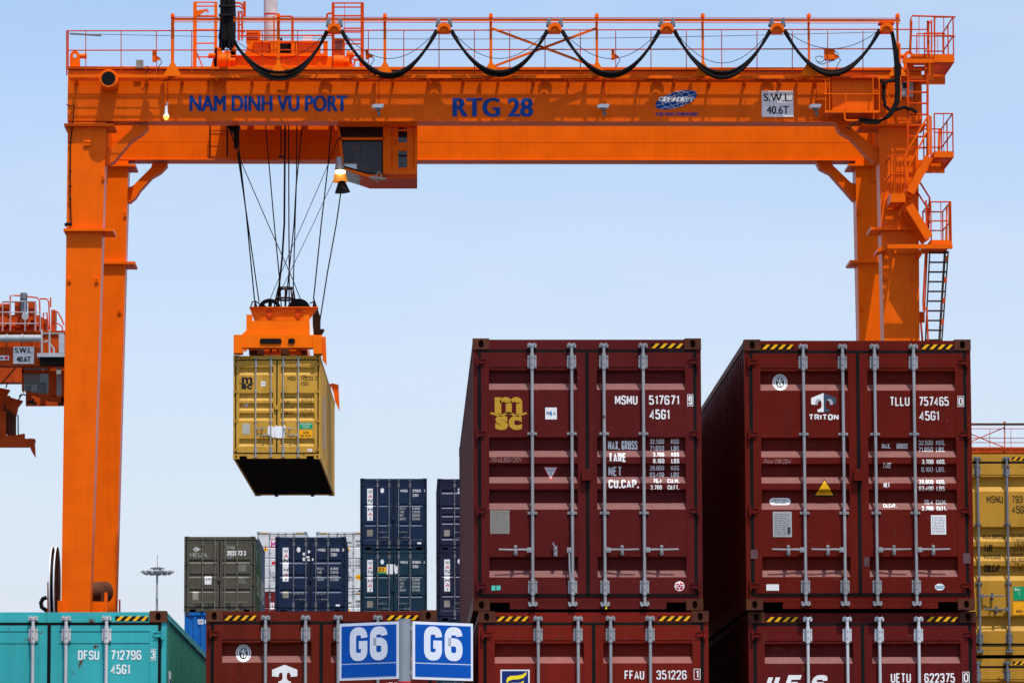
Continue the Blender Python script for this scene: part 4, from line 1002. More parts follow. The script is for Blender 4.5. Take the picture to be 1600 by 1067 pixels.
for l, Y, ps in ((legs[0], YL, [(130.5, 219, 142, 229), (159, 273, 164, 282), (105, 434, 111, 441), (148, 433, 154, 442)]), (legs[1], YR-.05, [(193, 330, 198, 339), (184, 481, 190, 490)]), (legs[2], YL, [(1380, 428, 1386, 438), (1423, 427, 1430, 438)]), (legs[3], YR-.05, [(1360, 273, 1372, 285), (1339, 326, 1345, 336), (1346, 477, 1351, 486)])):
    for a, b, c, d in ps:
        m = MB(); m.pbox(a, b, c, d, Y-.04, .04); m.pbox(a+1.6, b+2, c-1.6, b+3.2, Y-.06, .02); m.pbox(a+1.6, d-3.2, c-1.6, d-2, Y-.06, .02)
        m.build('lug_plate', ORG, l)
def brace(pts, Y, d=.5):
    m = MB(); m.prism(pts, Y+.2, d); m.build('knee_brace', ORG, crane)
brace([(209, 195), (231.7, 196), (230, 201), (219, 211), (206, 219), (178, 252), (171, 256.5), (164, 256.5), (164, 238), (172, 234), (205, 203)], YF)
brace([(238, 255), (261.5, 254), (261, 259), (251, 269), (237, 277), (219, 297), (212, 308), (202.4, 316), (196, 312), (199, 294), (208, 290), (236, 262)], YR)
brace([(1305, 192), (1326, 192), (1330, 200), (1364, 228), (1374, 232), (1374, 255), (1366, 254), (1352, 241), (1330, 216), (1312, 206)], YF)
brace([(1275.6, 252.6), (1298, 252.6), (1302, 259), (1329, 285), (1340, 289), (1340, 314), (1333, 312), (1321, 298), (1297, 271), (1281, 263)], YR)
# sill beams and wheels behind the stacks
for px in (110, 1420):
    m = MB(); p = at(px, 1349, YF); m.box(p.x-.5, p.x+.5, YF-1.5, YR+2.2, 1.3, 2.3); m.build('sill_beam', ORG, crane)
for px in (110, 1420):
    for y in (YF-.9, YR+1.5):
        m = MB(); p = at(px, 1349, YF); m.tube([(p.x-.3, y, .8), (p.x+.3, y, .8)], .8, 24); m.build('tyre', BLK, crane)
# round duct, end lugs, small boxes, lamps
m = MB(); c = at(172.5, 131, YF-.02); m.tube([(c.x, YF-.02, c.z), (c.x, YF-.84, c.z)], .245, 28); m.tube([(c.x, YF-.78, c.z), (c.x, YF-.82, c.z)], .275, 28); hs = m.build('horn_collar', ORG, crane)
m = MB(); m.tube([(c.x, YF-.845, c.z), (c.x, YF-.82, c.z)], .20, 28); m.build('horn_mouth', DARK, hs)
for x0, x1 in ((109, 125), (1412, 1427.5)):
    m = MB(); w_ = x1-x0; cx = (x0+x1)/2; n = 14; z_ = 88
    out = [(x0, 108)] + [(cx-w_/2*math.cos(math.radians(180*k/n)), z_-w_/2*1.05*math.sin(math.radians(180*k/n))) for k in range(n+1)] + [(x1, 108)]
    P = [at(a, b, YF+.1) for a, b in out]; m.ext(P, .06); s_ = 1 if x0 < 700 else -1
    q = at(cx+s_*w_*.5, 88, YF+.12); m.tube([(q.x, YF+.15, q.z), (q.x+s_*.14, YF+.15, q.z)], .07, 12); m.tube([(q.x+s_*.14, YF+.15, q.z), (q.x+s_*.19, YF+.15, q.z)], .09, 12)
    lg = m.build('lifting_lug', ORG, crane); m = MB(); q = at(cx, 88, YF+.095); m.disc((q.x, YF+.097, q.z), .055, (0,1,0), .004, 16); m.build('hole', paint('sky_seen_hole', (.5,.6,.72), var=0, streak=0), lg)
for a, b, c, d, mat in ((238, 79, 244, 96, ORG), (571, 77, 576, 92, ORG), (955.5, 77, 960, 93, ORG), (1288, 77.5, 1304.5, 93, ORG), (212.5, 94, 223.5, 106, PLATE), (1408.5, 126, 1427, 151.5, GREY)):
    m = MB(); Y_b = YF-.66 if mat is ORG else YF-.2; m.pbox(a, b, c, d, Y_b, .14); k = 6
    if mat is ORG: m.prism([(c, d-9), (c+7, d-4.5), (c+7, d-2.5), (c, d-1)], Y_b+.03, .06)
    bx = m.build('junction_box', mat, crane)
    m = MB(); m.ptube([(c+6, d-3), (c+9, d+2), (c+5, d+7), (c+2, d+14), (c+2.4, 116)], .012, Y_b+.05, 5)
    if a == 1288:
        for t in range(5): m.ptube([(1290+3*t, 93), (1290.5+3*t, 96)], .02, Y_b+.05, 5)
        m.ptube([(1290, 92), (1284, 98), (1276, 96), (1274, 90), (1280, 88), (1287, 90)], .012, Y_b+.05, 5); m.ptube([(1304, 80), (1310, 84), (1308, 92), (1296, 97), (1284, 101), (1277, 98)], .012, Y_b+.05, 5)
    if mat is GREY: m.pbox(1410.5, 130, 1417, 138, Y_b-.01, .01)
    m.build('cable', BLK, bx)
GLOW = emit('lamp_glow_warm', (1, .45, .07), 1.6)
WHITEG = emit('lamp_glow_white', (1, .9, .7), 4)
m = MB(); Yl = YF-.55
m.tube([at(262, 160, Yl), at(261, 166, Yl)], .02, 6); m.tube([at(259.7, 166, Yl), at(259.7, 178.5, Yl)], .035, 14, .055); m.tube([at(259.7, 178.5, Yl), at(259.7, 182.5, Yl)], .06, 18, .10); lp = m.build('lamp', WHT, crane, 'white bulb lamp hung from the walkway'); m = MB(); m.tube([at(262, 124, Yl), at(262, 160, Yl)], .014, 6); m.build('rod', ORGR, lp)
m = MB(); m.tube([at(259.7, 182.5, Yl), at(259.7, 186, Yl), at(259.7, 188, Yl)], .09, 18, .04); m.build('bulb', GLOW, lp)
for px in (590, 942.5, 1274):
    m = MB(); m.tube([at(px+2, 124, Yl), at(px+2, 178, Yl)], .015, 6); st = m.build('floodlight', ORGR, crane)
    m = MB(); m.prism([(px-9, 164.5), (px-4, 162.6), (px+9.5, 162.8), (px+9, 166.5), (px+6, 168.5), (px-9, 168)], Yl-.1, .22); m.build('lamp_head', WHT, st)
    m = MB(); m.prism([(px-4, 168.6), (px+4.5, 168.6), (px+3.5, 172.5), (px-1.5, 173)], Yl-.06, .14); m.tube([at(px+2, 175, Yl), at(px+2, 181, Yl)], .045, 8); m.build('lamp_mount', GREYB, st)
# conduit cable on the left leg
m = MB(); m.ptube([(104, 164), (110, 166), (116, 164), (115, 180), (112, 205), (110, 225), (109.5, 300), (111, 345), (112, 352)], .018, YL-.06, 5); m.ptube([(101, 352), (106, 350), (112, 351)], .05, YL-.1); 
for y in (222, 266, 290, 310): m.pbox(107.5, y, 111.5, y+2.4, YL-.08, .04)
m.build('conduit', BLK, crane)
# ladder up to the cab walk, at the left
m = MB(); Yc = YF+2.2
for px in (328, 355): m.ptube([(px, 190), (px, 246)], .03, Yc, 4)
m.build('hanging_ladder', BLK, crane)
m = MB()
for y in (210, 229, 246.5): m.ptube([(327, y), (356, y)], .022, Yc)
m.ptube([(325, 246), (325, 205), (357, 205), (357, 248)], .03, Yc+.5, 4); m.ptube([(325, 246), (357, 248)], .05, Yc+.5, 4); m.build('ladder_guard', ORG, crane)
# ---- electrical cabinet with its balcony at the right
m = MB(); m.pbox(1300, 122, 1364.5, 172.5, YF-.75, .74); cb = m.build('electric_cabinet', ORG, crane)
m = MB(); m.pbox(1332.2, 122, 1333, 172, YF-.76, .01); m.pbox(1300, 146.5, 1364, 147.1, YF-.757, .007); m.pbox(1300, 119.2, 1372, 122, YF-1.0, 1.0); m.build('door_seam', ORGR, cb)
m = MB(); m.pbox(1289, 172.7, 1374, 176.4, YF-1.05, .05); A = at(1289, 175, YF-1.0); B = at(1374, 175, YF-1.0); x = A.x
while x < B.x: m.box(x, x+.03, YF-1.0, YF, A.z, A.z+.03); x += .06
for px in (1290, 1296, 1364.5, 1374): m.pbox(px-1, 122, px+1, 173, YF-1.03, .05)
for y in (147.3,): rail(m, [at(1288, y, YF-1.04), at(1373, y, YF-1.04)], .018)
rail(m, [at(1321.5, 147.5, YF-1.06), at(1321, 176, YF-1.06)], .016); rail(m, [at(1319, 174, YF-1.1), at(1320, 186, YF-1.1), at(1322, 188.6, YF-1.1), at(1340, 188.6, YF-1.1)], .03)
rail(m, [at(1366, 174, YF-.9), at(1364.5, 187, YF-.9)], .03); rail(m, [at(1294, 176, YF-.9), at(1291.5, 187, YF-.3)], .02)
rail(m, [at(1380, 139, YF-.8), at(1413, 191, YF-.8)], .018); m.pbox(1378, 139, 1381, 175, YF-.6, .1)
m.build('balcony', ORG, cb)
# ---- stairs, ladders and platforms outside the right legs
def platform(fx0, fx1, y0, y1, Y, depth, railpx, left=True, right=True, gratecol=ORGR, slots=True):
    """front edge plate fx0..fx1, y0..y1 (pixels) on plane Y"""
    m = MB(); m.pbox(fx0, y0, fx1, y1, Y, .03); a = at(fx0, y0, Y); b = at(fx1, y1, Y)
    m.box(a.x, a.x+.03, Y+.03, Y+depth, b.z, a.z); m.box(b.x-.03, b.x, Y+.03, Y+depth, b.z, a.z); m.box(a.x, b.x, Y+depth, Y+depth+.03, b.z, a.z)
    pl = m.build('platform', ORG, crane)
    m = MB(); y = Y+.05
    while y < Y+depth-.05: m.box(a.x+.031, b.x-.031, y, y+.07, b.z+.03, b.z+.05); y += .11
    m.build('grating', gratecol, pl)
    top = at(fx0, railpx, Y).z; zm = (top+a.z)/2; m = MB(); x0, x1 = a.x+.02, b.x-.02
    def rr(P, r=.024):
        for q in (top, zm): rail(m, [(x_, y_, q) for x_, y_ in P], r)
    rr([(x0, Y), (x1, Y)]); rr([(x1, Y), (x1, Y+depth)]) if right else None; rr([(x0, Y), (x0, Y+depth)]) if left else None; rr([(x0, Y+depth), (x1, Y+depth)])
    for x_, y_ in ((x0, Y), (x1, Y), (x0, Y+depth), (x1, Y+depth), (x1, Y+depth/2), ((x0+x1)/2, Y)): rail(m, [(x_, y_, a.z), (x_, y_, top)], .024 if (x_, y_) != ((x0+x1)/2, Y) else .014)
    m.build('handrail', ORGR, pl); return pl
def stair(pts, Y, w=.09, d=.8, name='stair'):
    m = MB(); (x0, y0), (x1, y1) = pts
    for dy in (0, d): 
        A = at(x0, y0, Y); B = at(x1, y1, Y); m.tube([(A.x, Y+dy, A.z), (B.x, Y+dy, B.z)], w, 4)
    for k in range(1, 8):
        t = k/8; m.box(A.x+(B.x-A.x)*t-.1, A.x+(B.x-A.x)*t+.1, Y, Y+d, A.z+(B.z-A.z)*t, A.z+(B.z-A.z)*t+.03)
    return m.build(name, ORG, crane)
YP = YF-.9
p1 = platform(1459.5, 1491.3, 85, 97.5, YP, 2.4, 27.2, left=False)
m = MB(); m.pbox(1424.6, 84.6, 1459, 90.8, YP+.3, 1.2); m.pbox(1410, 92, 1459, 98.6, YP-.05, .08); m.pbox(1423, 104, 1450, 110, YP+1.2, .1); m.pbox(1425, 117, 1477, 131.4, YF+.1, .12)
m.pbox(1445, 98.6, 1459, 126, YP+.2, .1); m.build('platform_frame', ORG, crane)
m = MB()
rail(m, [at(1422.6, 84, YP), at(1422.8, 32, YP), at(1425, 25.2, YP), at(1493, 27, YP)], .03); m.ptube([(1424, 33), (1422, 84)], .045, YP+.05, 4); m.ptube([(1450, 33), (1450.5, 86)], .05, YP+.1, 4); rail(m, [at(1450, 40, YP), at(1455.5, 32, YP+.8), at(1455.6, 84, YP+.8)], .03)
rail(m, [at(1424, 56.3, YP), at(1493, 57.5, YP)], .02); rail(m, [at(1432.5, 84, YF+1.3), at(1432.5, 53, YF+1.3), at(1477, 53, YF+1.3)], .026); rail(m, [at(1436, 26, YP), at(1436, 88, YP)], .012); rail(m, [at(1461, 27, YP), at(1461, 85, YP)], .012)
rail(m, [at(1402, 46.5, YP), at(1448, 46.5, YP)], .022); rail(m, [at(1465, 53, YF+1.3), at(1465.5, 84, YF+1.3)], .012)
m.build('handrail', ORGR, crane)
# upper ladder
m = MB()
for x0, x1 in ((1419, 1418), (1449.5, 1449)): m.ptube([(x0, 98), (x1, 246)], .045, YP+.1, 4)
for k in range(8): m.ptube([(1419, 110+17.3*k), (1449, 110+17.3*k)], .028, YP+.1)
for y in (106, 151): m.ptube([(1416.5, y), (1419.5, y+11)], .035, YP-.1, 4)
m.build('ladder', ORGR, crane)
p2 = platform(1459.5, 1490.5, 236.5, 246, YP, 2.6, 177.8, left=False)
m = MB(); 
for k, (x0, x1, y0, y1) in enumerate(((1375, 1470, 250, 268), (1430, 1476, 262, 270))): m.pbox(x0, y0, x1, y1, YF+.05+k*.9, .1)
m.ptube([(1467, 238), (1468, 203), (1470, 205)], .05, YP+.4, 4); m.build('platform_frame', ORG, crane)
st1 = stair([(1451, 246), (1422, 302)], YP-.1, .16, .75)
m = MB(); 
for dx, dy in ((0, 0), (4, 22)): rail(m, [at(1453, 181+dy, YP-.1), at(1449, 183+dy, YP-.1), at(1414+dx, 243+dy, YP-.1), at(1419, 303, YP-.1)], .032)
for x in (1450, 1454): rail(m, [at(x, 182, YP-.1), at(x+1, 243, YP-.1)], .04)
m.build('handrail', ORG, st1)
p3 = platform(1391.5, 1415, 302, 316, YP-.5, 1.9, 243.5, right=False)
m = MB()
for k in range(5): rail(m, [at(1393+5*k, 244, YP-.5), at(1393+5*k, 303, YP-.5)], .012)
m.build('handrail', ORG, p3)
st2 = stair([(1420, 322), (1451, 372)], YP+.0, .17, .75)
m = MB()
for dx, dy in ((0, 0), (-3, 17)): rail(m, [at(1436+dx, 283+dy, YP+.8), at(1452.5+dx, 309+dy, YP+.8), at(1450.5, 372, YP+.8)], .032)
rail(m, [at(1447, 313, YP), at(1448, 372, YP)], .03); m.build('handrail', ORGR, st2)
p4 = platform(1454, 1487.5, 375, 381.5, YP, 1.9, 315.6, left=True)
m = MB(); m.pbox(1386.5, 381.6, 1488.5, 388.4, YP-.1, .12); m.prism([(1386.5, 381.6), (1388, 388.4), (1370, 394), (1372, 388)], YP+.02, .9); m.prism([(1440, 388.4), (1446, 388.4), (1438, 402), (1434, 402)], YP+.3, .6); m.pbox(1395, 390, 1480, 396, YP+.8, .1); m.ptube([(1484, 316), (1484.5, 376)], .055, YP+.1, 4); m.ptube([(1480, 320), (1478, 376)], .03, YP+.9, 4)
m.build('platform_frame', ORG, crane)
LADR = paint('dark_ladder_steel', (.055, .035, .03), rough=.6, rust=.3)
m = MB()
for pts in (((1452.8, 392), (1446.2, 529), (1442, 615)), ((1481.6, 392), (1471.9, 529), (1466, 615))): m.ptube(pts, .028, YP+.2, 4)
m.ptube([(1476.5, 392), (1468, 529), (1462, 615)], .045, YP+.75, 4)
for k in range(15):
    y = 394.8+15.15*k; t = (y-394)/135; m.ptube([(1452.6-6.4*t, y), (1481.4-9.6*t, y)], .026, YP+.2)
m.build('ladder', LADR, crane)
m = MB(); m.ptube([(1446.5, 392), (1442.5, 470), (1443, 486), (1448, 480), (1450, 530), (1449, 560)], .028, YP+.1); m.ptube([(1449, 392), (1444.5, 488)], .02, YP+.3); m.pbox(1437, 487, 1445, 503, YL+.2, .2); m.ptube([(1439, 504), (1441, 530), (1441, 560)], .03, YP+.4)
for k in range(5): m.ptube([(1480-2.4*k, 400+33*k), (1479.3-2.4*k, 408+33*k)], .045, YP+.16, 4)
m.build('ladder_rail', ORGR, crane)
# ---- cable reel by the left leg
m = MB()
for px in (82.5, 89.5):
    c = at(px, 916, YF+.3); m.disc(c, 1.13, (1,0,0), .02, 40)
c = at(86, 916, YF+.3); m.disc(c, .95, (1,0,0), .12, 30)
rl = m.build('cable_reel', BLK, crane)
m = MB()
for px in (81.9, 88.6):
    c = at(px, 916, YF+.3); m.tube([c+Vector((0, 1.13*math.cos(math.radians(a)), 1.13*math.sin(math.radians(a)))) for a in range(0, 361, 9)], .02, 6, caps=False)
m.build('rim', WHT, rl)
m = MB(); m.ptube([(73, 933), (67, 935), (64, 941), (65, 948), (72, 953), (80, 956)], .06, YF-.4, 8); m.build('cable_loop', BLK, crane)
m = MB(); m.ptube([(75, 909), (75, 980)], .03, YF-.5, 4); m.pbox(90, 938, 96, 980, YF-.3, .4); m.build('reel_bracket', ORG, crane)
# ---- motor and guard between the left legs
m = MB(); c = at(151, 924, YF+1.6); m.tube([c+Vector((-.4,-.3,-.05)), c+Vector((.25,.4,.02))], .30, 20); m.pbox(142, 938, 160, 975, YF+1.2, .6); m.pbox(158.5, 922, 161, 960, YF+1.1, .3); mo = m.build('drive_motor', RUSTY, crane)
m = MB(); m.pbox(142, 939.5, 164, 990, YF+1.0, .2); m.pbox(163, 925, 167, 990, YF+.98, .2); m.build('motor_mount', ORG, crane)
m = MB(); m.ptube([(182.5, 980), (182.5, 936.5), (187, 936.5), (187, 980)], .035, YR-.2, 4); m.build('hoop', ORGR, crane)
# ------------------------------------------------------------------ trolley with the cab
YC = YF+1.3
tro = thing('crane_trolley', tuple(at(470, 104, YC)), 'orange crane trolley with winches, guard rails and a glazed operator cab hanging under it', 'crane trolley')
m = MB(); m.pbox(345, 88, 546, 108, YC-.6, .25); m.pbox(345, 88, 546, 108, YR-.6, .3); m.pbox(350, 86.5, 512, 88, YC-.7, 3); m.pbox(360, 97, 520, 108, YC+1, 3)
for px in (388, 441, 497, 520): m.pbox(px, 88, px+5, 103, YC-.63, .03)
m.build('bogie_frame', ORG, tro)
m = MB(); m.pbox(386, 64, 512, 67, YC-.6, .2); m.pbox(386, 83.5, 512, 87, YC-.6, .2)
for px in (386, 423, 428, 455, 461, 497, 505): m.pbox(px, 66, px+(7 if px in (386, 455, 505) else 4), 84, YC-.6, .2)
m.prism([(380, 87), (388, 72), (392, 64), (398, 64), (388, 87)], YC-.62, .2); m.build('winch_frame', ORG, tro)
m = MB(); m.pbox(393, 67, 424, 84, YC-.2, .1); m.pbox(465, 67, 498, 84, YC-.2, .1); m.build('cabinet_panel', ORGR, tro)
m = MB(); m.pbox(430, 67, 455.5, 84, YC-.3, .3); m.disc(at(439.5, 62, YC-.2), .035, (0,1,0), .1, 12); m.build('cabinet_panel', BLK, tro, 'black panel')
for a, b, c, d in ((384.5, 48.5, 407, 65), (521, 60.5, 538.5, 82)):
    m = MB(); m.pbox(a, b, c, d, YC-.1, .9); mm = m.build('machine_box', ORG, tro)
    m = MB()
    for k in range(5): m.pbox(a+1.5, b+3+k*3, c-3, b+4+k*3, YC-.13, .03)
    m.build('louvre', GREYB if a > 500 else ORGR, mm)
m = MB(); m.pbox(407, 57, 409.5, 63, YC-.1, .1); m.pbox(473.5, 54.5, 488, 64, YC-.1, .4); m.build('junction_box', WHT, tro)
for px, y, r in ((352, 95, .20), (529.5, 97, .19)):
    m = MB(); c = at(px, y, YC-.6); m.tube([c+Vector((-.18,0,0)), c+Vector((.16,0,0))], r, 20); m.tube([c+Vector((-.06,0,0)), c+Vector((-.02,0,0))], r+.03, 20); m.tube([c+Vector((.16,0,0)), c+Vector((.3,0,0))], r*.5, 14); m.pbox(px-8, y+7, px+8, 106, YC-.6, .4); m.build('motor', ORG, tro)
m = MB(); m.prism([(329, 106), (334, 88), (336, 76), (345, 72), (350, 88), (350, 106)], YC-.5, .3); m.disc(at(331, 87.5, YC-.5), .08, (1,0,0), .2, 12); m.prism([(540, 105), (543, 78), (550, 84), (549, 92), (552, 105)], YC-.5, .2); m.disc(at(547, 86, YC-.5), .1, (1,0,0), .22, 12)
m.prism([(359, 88), (363, 56), (366, 56), (370, 88)], YC-.4, .2); m.pbox(350, 80, 368, 88, YC-.4, .4); m.build('bearing_stand', ORG, tro)
m = MB()
for x0, x1 in ((301.8, 307), (334.8, 339)): m.pbox(x0, 3, x1, 106, YC-.5, .08)
for y in (4, 10, 25.3, 47, 68, 89.3): m.ptube([(306, y), (336, y)], .022, YC-.46)
m.prism([(307, 17), (322, 14.5), (326, 15), (320, 18.5), (308, 26)], YC-.5, .05); m.tube([at(324, 17, YC-.5), at(322.5, 18.5, YC-.5), at(324, 20, YC-.5), at(326, 18, YC-.5)], .02, 6); m.ptube([(306, 80), (317, 106)], .03, YC-.3, 4)
m.build('access_frame', ORG, tro)
m = MB()
for x, y0, y1, r in ((520.5, 4.5, 106, .06), (566, 4.5, 104, .07), (538.4, 5, 64, .012), (382, 3, 26, .055), (373, 18, 64, .045), (378, 18, 64, .03)): m.ptube([(x, y0), (x, y1)], r, YC-.5, 4)
for y, x0, x1 in ((5.2, 519, 566), (11.6, 520, 566), (25, 520, 564), (44.6, 536, 564), (50.5, 538, 564), (63, 539, 564), (69, 536, 564), (87.5, 548, 564), (50, 372, 383), (56, 372, 520), (39, 371, 380)): m.ptube([(x0, y), (x1, y)], .022, YC-.5)
m.ptube([(366, 5), (374, 5), (379, 8), (381, 13)], .03, YC-.5); m.ptube([(362, 10.5), (374, 10.5), (381, 15)], .025, YC-.5); m.ptube([(511, 29), (511, 23), (513, 21.5), (519, 21.5)], .03, YC-.5); m.ptube([(376, 18), (378.5, 25), (379, 60)], .025, YC-.4)
m.ptube([(428, 25), (428, 85)], .03, YC-.5, 4); m.ptube([(457, 27), (457, 84)], .05, YC-.5, 4); m.ptube([(457, 26), (436, 26)], .025, YC-.5); m.ptube([(553, 104), (554, 96), (558, 93.5), (563, 96), (563, 104)], .028, YC-.5); m.ptube([(548, 93), (562, 93)], .02, YC-.5); m.ptube([(439, 98), (452, 98.8), (452.5, 93)], .018, YC-1.6)
m.build('guard_rail', ORGR, tro)
m = MB(); c = at(423.5, 70, YC+.6); d = at(422.5, -25, YC+.6); m.tube([c, d], .20, 20); ms = m.build('mast', paint('weathered_white_mast', (.55,.52,.50), var=.25, streak=.6, rough=.6), tro)
m = MB(); c = at(423, 22.5, YC+.6); d = at(423, 24.8, YC+.6); m.tube([c, d], .206, 20); m.build('band', SRED, ms)
# black cable bundle
m = MB(); rb = random.Random(5)
for k in range(22):
    x = 343.5+rb.random()*20; f = rb.random(); yb = 62+rb.random()*16; y_ = YT-.3+rb.random()*.4; w_ = rb.uniform(3, 8)
    m.ptube([(x, -14), (x+rb.uniform(-1, 1), 12), (x+rb.uniform(-1, 1), 35), (x-f*4, 55), (x-f*6+1, yb-3), (x-f*6+w_*.5, yb), (x-f*5+w_, yb-4), (x-f*2+w_*.8, 55), (x+w_*.2, 40)], .035, y_, 6)
for y in (10, 24): m.ptube([(342, y), (353, y+.5), (366, y)], .04, YT-.36)
for k in range(6): m.ptube([(361+k*.8, -14), (362+k, 20), (363+k*.8, 50), (362+k*.5, 62)], .03, YT+.1+.04*k, 6)
m.build('cable_bundle', BLK, tro)
# cab
cx = lambda a, b, Y=YC: at(a, b, Y)
cab_d = 2.1
m = MB(); ORC = ORGL
def bar(pts, d=.12, Y=YC): m.prism(pts, Y, d)
bar([(524.5, 190), (528.5, 190), (533.5, 218), (538, 262), (534, 262), (530, 219)]); bar([(528, 215), (601, 215), (601, 219), (531, 219)])
bar([(534, 261), (577, 273), (601, 273), (601, 277.5), (577, 277.5), (535, 265)]); bar([(598.5, 190), (604, 190), (604, 277.5), (598.5, 277.5)]); bar([(524.5, 188), (652, 188), (652, 198), (525.5, 198)])
bar([(604, 198), (622, 198), (622, 271), (604, 271)]); bar([(636, 198), (652, 198), (652, 271), (636, 271)]); bar([(622, 223), (636, 223), (636, 236), (622, 236)]); bar([(622, 263), (636, 263), (636, 271), (622, 271)]); bar([(604, 271), (652, 271), (652, 277.5), (604, 277.5)])
# back, far side and ceiling
A_ = at(524.5, 188, YC); B_2 = at(652, 277.5, YC); xs = lambda a, b=230: at(a, b, YC).x
zt_, zb_ = A_.z, B_2.z
m.box(xs(651), xs(652), YC+.12, YC+cab_d, zb_, zt_); m.box(xs(601), xs(651), YC+cab_d-.05, YC+cab_d, zb_, zt_); m.box(xs(528), xs(651), YC+.12, YC+cab_d, zt_-.03, zt_)
cabo = m.build('cab', ORC, tro, 'operator cab')
m = MB(); m.box(xs(577), xs(652), YC+.12, YC+cab_d, zb_, zb_+.05)
P0, P1 = at(535, 264, YC), at(577, 277.5, YC); P2 = at(561, 272, YC)
m.add([P2, (P2.x, YC+cab_d, P2.z), (P1.x, YC+cab_d, P1.z), P1], [(0, 1, 2, 3)]); m.build('cab_floor', ORGR, cabo)
m = MB(); m.add([P0, (P0.x, YC+cab_d, P0.z), (P2.x, YC+cab_d, P2.z), P2], [(0, 1, 2, 3)]); GLS = glassmat('dark_tinted_glass', (.01,.012,.015), .78); GLD = glassmat('black_glass', (.008,.009,.012), .97)
m.build('floor_window', GLD, cabo)
m = MB(); m.prism([(528.5, 198.2), (598.3, 198.2), (598.3, 214.8), (531, 214.8)], YC+.05, .02); m.build('upper_window', GLD, cabo)
m = MB(); m.prism([(533, 219.2), (598.3, 219.2), (598.3, 273), (578, 272.8), (537, 261)], YC+.05, .02); m.build('main_window', glassmat('cab_glass', (.012,.012,.014), .42, .12), cabo)
for q in ((622, 198, 636, 223), (622, 236, 636, 263)):
    m = MB(); m.pbox(*q, YC+.05, .03); m.build('side_window', GLD, cabo)
m = MB(); m.box(xs(556), xs(600), YC+cab_d-.06, YC+cab_d-.02, at(0, 268, YC).z, at(0, 236, YC).z); m.build('cab_lining', GREY, cabo)
m = MB(); m.box(xs(530), xs(600), YC+cab_d-.05, YC+cab_d, at(0, 236, YC).z, zt_); m.build('cab_lining', paint('dark_red_lining', (.06,.02,.02)), cabo)
m = MB()
for pts in (((533, 219.6), (598, 219.6)), ((597.8, 219.6), (597.8, 272.6)), ((578, 272.4), (598, 272.6)), ((537.4, 260.6), (578, 272.4)), ((533.2, 219.6), (537.2, 260.6))): m.ptube(pts, .035, YC+.03, 4)
m.build('window_seal', BLK, cabo)
m = MB(); m.pbox(604, 198, 650, 199.5, YC-.01, .009); m.pbox(612, 199, 613, 270, YC-.01, .009); m.pbox(646, 199, 647, 270, YC-.01, .009); m.pbox(617, 218, 619, 226, YC-.03, .03); m.build('door_seam', ORGR, cabo)
m = MB(); m.pbox(566, 228, 577, 236, YC+.7, .05); m.tube([at(571, 236, YC+.7), at(571, 250, YC+.7)], .03, 6); m.pbox(553, 240, 572, 252, YC+1.1, .4); m.pbox(574, 246, 592, 268, YC+.9, .5); m.pbox(576, 233, 588, 247, YC+1.35, .12); m.build('seat_and_console', GREYB, cabo)
m = MB(); m.prism([(549, 234), (552, 226), (562, 229), (563, 240)], YC+1.5, .1); m.build('notice', paint('faded_red_notice', (.35,.10,.12)), cabo)
# side balcony rails
m = MB(); Yb = YC-.5
for y, x0, x1 in ((203.8, 605, 650), (234, 606, 650), (263.5, 605, 637)): rail(m, [at(x0, y, Yb), at(x1, y, Yb)], .03)
for x in (606, 638): rail(m, [at(x, 203.5, Yb), at(x, 268, Yb)], .035)
m.pbox(600.5, 265.5, 652, 271.5, Yb, .05); a = at(600.5, 271, Yb); b = at(652, 271, Yb); m.box(a.x, b.x, Yb+.05, YC, a.z, a.z+.03)
rail(m, [at(631.5, 206, Yb), at(632, 200, Yb), at(636, 199, Yb), at(637, 208, Yb)], .02)
m.build('balcony', ORG, cabo)
# lights
m = MB(); Yl2 = YC-.5
m.tube([at(529.5, 246, Yl2), at(530.5, 258, Yl2), at(531, 265, Yl2)], .09, 16, .15); m.tube([at(531, 264, Yl2), at(531.2, 269, Yl2)], .09, 18, .20); l1 = m.build('floodlight', paint('brushed_lamp', (.30,.27,.24), metal=.6, rough=.4), tro, 'lit lamp under the cab')
m = MB(); c = at(531.5, 270.5, Yl2-.12); n = 20
m.ell(c.x, c.z+.01, .165, .07, Yl2-.26, 24); bb = m.build('bulb', emit('bulb_white_hot', (1, .78, .42), 5), l1, recalc=False)
m = MB(); m.tube([at(531.2, 268, Yl2), at(531.8, 284.5, Yl2)], .15, 20, .215, caps=False); m.build('reflector', emit('reflector_amber', (1, .36, .03), .30), l1)
m = MB(); m.tube([at(533.8, 284, Yl2), at(535.2, 301, Yl2)], .10, 20, .225); m.tube([at(534, 278, Yl2), at(534, 285, Yl2)], .04, 8); m.build('floodlight', BLK, tro, 'unlit black lamp under the cab')
m = MB(); m.prism([(576.5, 276.5), (584, 275.5), (605, 278), (598, 280), (584, 280)], YC-.3, .25); m.prism([(585, 280), (591, 287), (588, 282)], YC-.25, .1); m.tube([at(587, 275, YC-.2), at(592, 268.5, YC-.2)], .03, 5); m.tube([at(593, 268.5, YC-.2), at(597, 275, YC-.2)], .02, 5); m.build('floodlight', paint('bright_lamp_housing', (.40,.37,.33), metal=.2, rough=.4, var=.4), tro, 'pale metal lamp under the cab floor')
m = MB(); m.ptube([(541, 266), (547, 268), (551, 276), (558, 282), (566, 279)], .014, YC-.2, 5); m.build('cable', GREY, tro)
m = MB(); m.prism([(355, 196), (375, 196), (372, 202), (368, 206), (360, 204)], YC+.3, .6); m.tube([at(368.5, 205, YC+.3), at(368.5, 232, YC+.3)], .06, 8); m.pbox(366, 216, 371, 226, YC+.3, .12); m.tube([at(439, 192, YC+2.0), at(439, 247, YC+2.0)], .02, 5); m.disc(at(439.5, 245.5, YC+2.0), .09, (0,0,1), .04, 12); m.build('sheave_bracket', BLK, tro)
